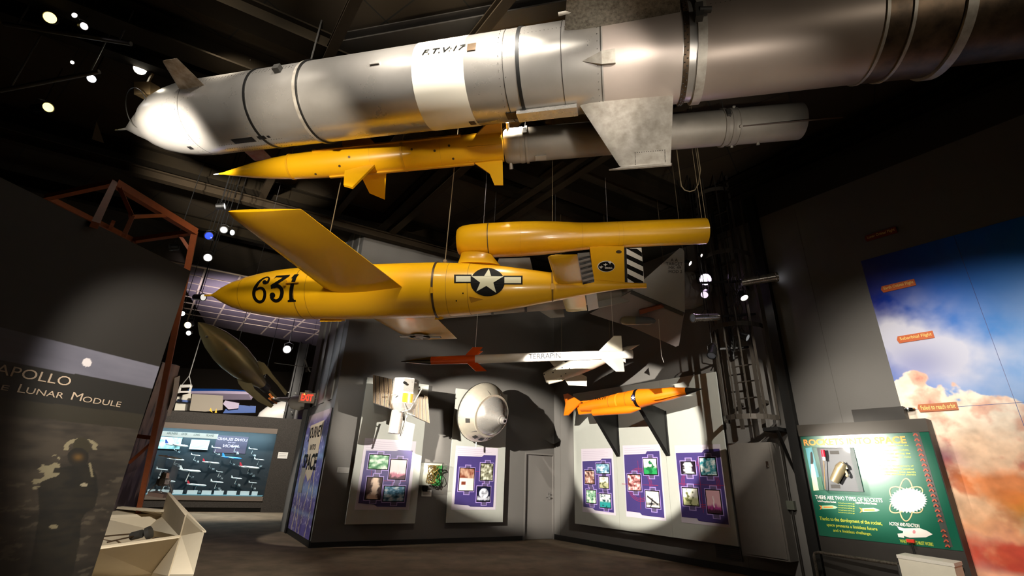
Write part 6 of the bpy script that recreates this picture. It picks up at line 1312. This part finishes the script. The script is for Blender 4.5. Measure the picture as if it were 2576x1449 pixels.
lamp(125, 44, 6.4, (.5, -.6, -.5), 13, (1, .74, .2), 2.8, 'yellowish spotlight, highest and leftmost under the roof')
lamp(187, 38, 6.3, (.3, -.9, -.3), 6, (1, .95, .9), 9, 'small white spotlight just right of the yellow one')
lamp(212, 66, 6.4, (.9, -.3, -.4), 8, (1, .85, .9), 5, 'side-on white spotlight below the small one')
lamp(352, 173, 7.4, (.45, -.7, -.55), 13.5, (1, .93, .75), 16, 'bright round white spotlight above the rocket nose')
lamp(230, 198, 7.3, (.5, -.6, -.6), 9, (.9, .95, 1), 7, 'cool white spotlight left of the bright round one')
lamp(182, 157, 7.0, (.8, -.3, -.5), 4, (1, .95, .9), 3, 'tiny glinting spotlight in the dark between the others')
lamp(122, 270, 7.6, (.9, -.35, -.25), 11, (1, .78, .2), 2.6, 'yellow spotlight with a long housing at the left edge', bl=7)
lamp(525, 593, 9.0, (.3, -.9, -.2), 9, (.01, .03, 1), 3.2, 'glowing blue spotlight left of the yellow wing tip')
lamp(563, 578, 9.2, (.5, -.8, -.2), 8, (1, .95, .85), 1.2, 'dim round spotlight right of the blue one')
lamp(585, 585, 9.4, (.95, -.3, -.2), 7, (1, .95, .9), 2, 'narrow side-on spotlight right of the dim one')
lamp(523, 648, 9.0, (.6, -.75, -.3), 9, (1, .95, .9), 3, 'small white spotlight below the blue one')
lamp(566, 519, 8.6, (.9, .2, .2), 8, (1, .95, .9), 2, 'white-capped spotlight at the yellow wing tip')
lamp(427, 622, 9.0, (-.9, -.3, -.2), 8, (1, .95, .9), 1.5, 'dark spotlight by the corner of the orange frame')
lamp(512, 748, 9.2, (.95, -.3, -.1), 8, (1, .95, .85), .6, 'black spotlight pointing at the yellow nose tip', bl=4)
lamp(458, 789, 9.5, (.6, -.7, -.4), 6, (1, .95, .85), 5, 'white spotlight beside the moon board edge')
lamp(472, 818, 10, (.2, -.9, -.4), 8, (1, .85, .5), 4, 'warm bright spotlight above a smaller one by the moon board')
lamp(474, 838, 10, (.2, -.9, -.4), 5.5, (1, .97, .85), 10, 'small bright spotlight lowest beside the moon board')
lamp(722, 879, 16, (.25, -.95, -.25), 8.5, (1, .97, .9), 40, 'brilliant white spotlight in the far hall above the exit sign')
lamp(1775, 703, 9.6, (-.1, -.93, -.35), 14, (.86, .6, 1), 30, 'brilliant violet-white spotlight by the ladder top')
lamp(1737, 663, 9.6, (.6, -.5, -.6), 6, (1, .85, .75), 4, 'small glinting spotlight left above the violet one')
lamp(1765, 643, 9.6, (.5, -.6, -.6), 4.5, (1, .85, .75), 2, 'tiny glinting spotlight above the violet one')
lamp(1955, 696, 9.0, (.95, -.25, .12), 11, (.9, .9, 1), 1.0, 'silver profile spotlight pointing right above the ladder', body=m_alu2, bl=8)
lamp(1873, 750, 8.9, (.1, -.5, -.85), 9, (1, .93, .8), 12, 'bright lamp hanging under the silver spotlight')
lamp(1772, 742, 9.2, (-.5, -.6, -.6), 9, (1, .8, 1), .8, 'dark spotlight below the violet one')
lamp(1742, 800, 8.9, (-.95, -.25, -.15), 10, (.3, .3, .3), .1, 'silver profile spotlight pointing left beside the ladder', body=m_alu2, bl=8)
lamp(1790, 895, 8.9, (-.45, -.5, -.75), 10, (.2, .2, .2), .1, 'lower black spotlight tilted down left of the ladder', bl=4)
lamp(1882, 850, 8.9, (.55, -.6, -.5), 9, (.5, .5, .5), .3, 'small black spotlight in front of the ladder', bl=3)
lp = thing('lighting_pole', 'upright black pole with looped cables carrying lamps before the ladder', 'pole', D(1840, 950, 9.1))
pa = D(1846, 905, 9.1); mb = MB(); mb.cyl(pa, V((pa.x, pa.y, CEIL)), .03); mb.bar(D(1750, 800, 9.1), D(1900, 790, 9.1), .04, .04); mb.bar(D(1760, 712, 9.1), D(1930, 705, 9.1), .04, .04); mb.bar(D(1790, 880, 9.1), D(1895, 872, 9.1), .035, .035); mb.build('pole', m_black, lp)
mb = MB()
random.seed(3)
for k_ in range(6):
    x0_ = 1835+k_*5; mb.tube([D(x0_+random.uniform(-14, 14), 690+i*28, 9.05) for i in range(8)], .009, 5)
mb.build('looped_cables', m_black, lp)
# lighting pipes upper left
for a, b, lab in (((10, 60), (330, 110), 'black lighting pipe at the top left corner'), ((0, 228), (250, 180), 'black lighting pipe carrying the middle left lamps')):
    mb = MB(); pa, pb = D(*a, 6.6), D(*b, 6.6); mb.cyl(pa, pb, .03); 
    for t in (.1, .9): q = pa.lerp(pb, t); mb.cyl(q, V((q.x, q.y, CEIL)), .012, seg=6)
    mb.build('lighting_pipe', m_dgrey, label=lab, cat='pipe', group='lighting pipes')
fl_ = thing('flood_lamp', 'unlit flood lamp with a clear round dish behind the rocket nose', 'lamp', D(370, 228, 7.4))
c_ = D(370, 228, 7.4); mb = MB(); mb.box(c_, rr*.13, f0*.1, uu*.1); mb.bar(c_+uu*.1, V((c_.x, c_.y, CEIL)), .03, .03, (1, 0, 0)); mb.build('box', mat('lamp box tan', '#8a7350', .5), fl_, smooth=0)
mb = MB(); c2_ = D(345, 272, 7.3); mb.lathe(c2_, (-.4, -.7, -.5), [(0, .3), (-.06, .24), (-.1, .1)], 28, cap=False); mb.build('clear_dish', m_glass, fl_)
mb = MB(); mb.lathe(c2_, (-.4, -.7, -.5), [(0, .295), (0, .305), (.01, .305), (.01, .295)], 28, cap=False); mb.build('dish_rim', m_dgrey, fl_)
ht_ = thing('hanging_fin', 'small pale striped tail fin hanging in the dark at the upper left', 'fin', D(248, 335, 8.7)); mb = MB(); n = (CAM-D(248, 335, 8.7)).normalized(); mb.prism([D(*p, 8.7) for p in ((243, 305), (262, 360), (231, 350))], n, .04); mb.build('fin', m_grey, ht_, smooth=0)
mb = MB(); q = D(243, 306, 8.7); cable(mb, q, CEIL, .006); mb.build('hanging_wire', m_dgrey, ht_)
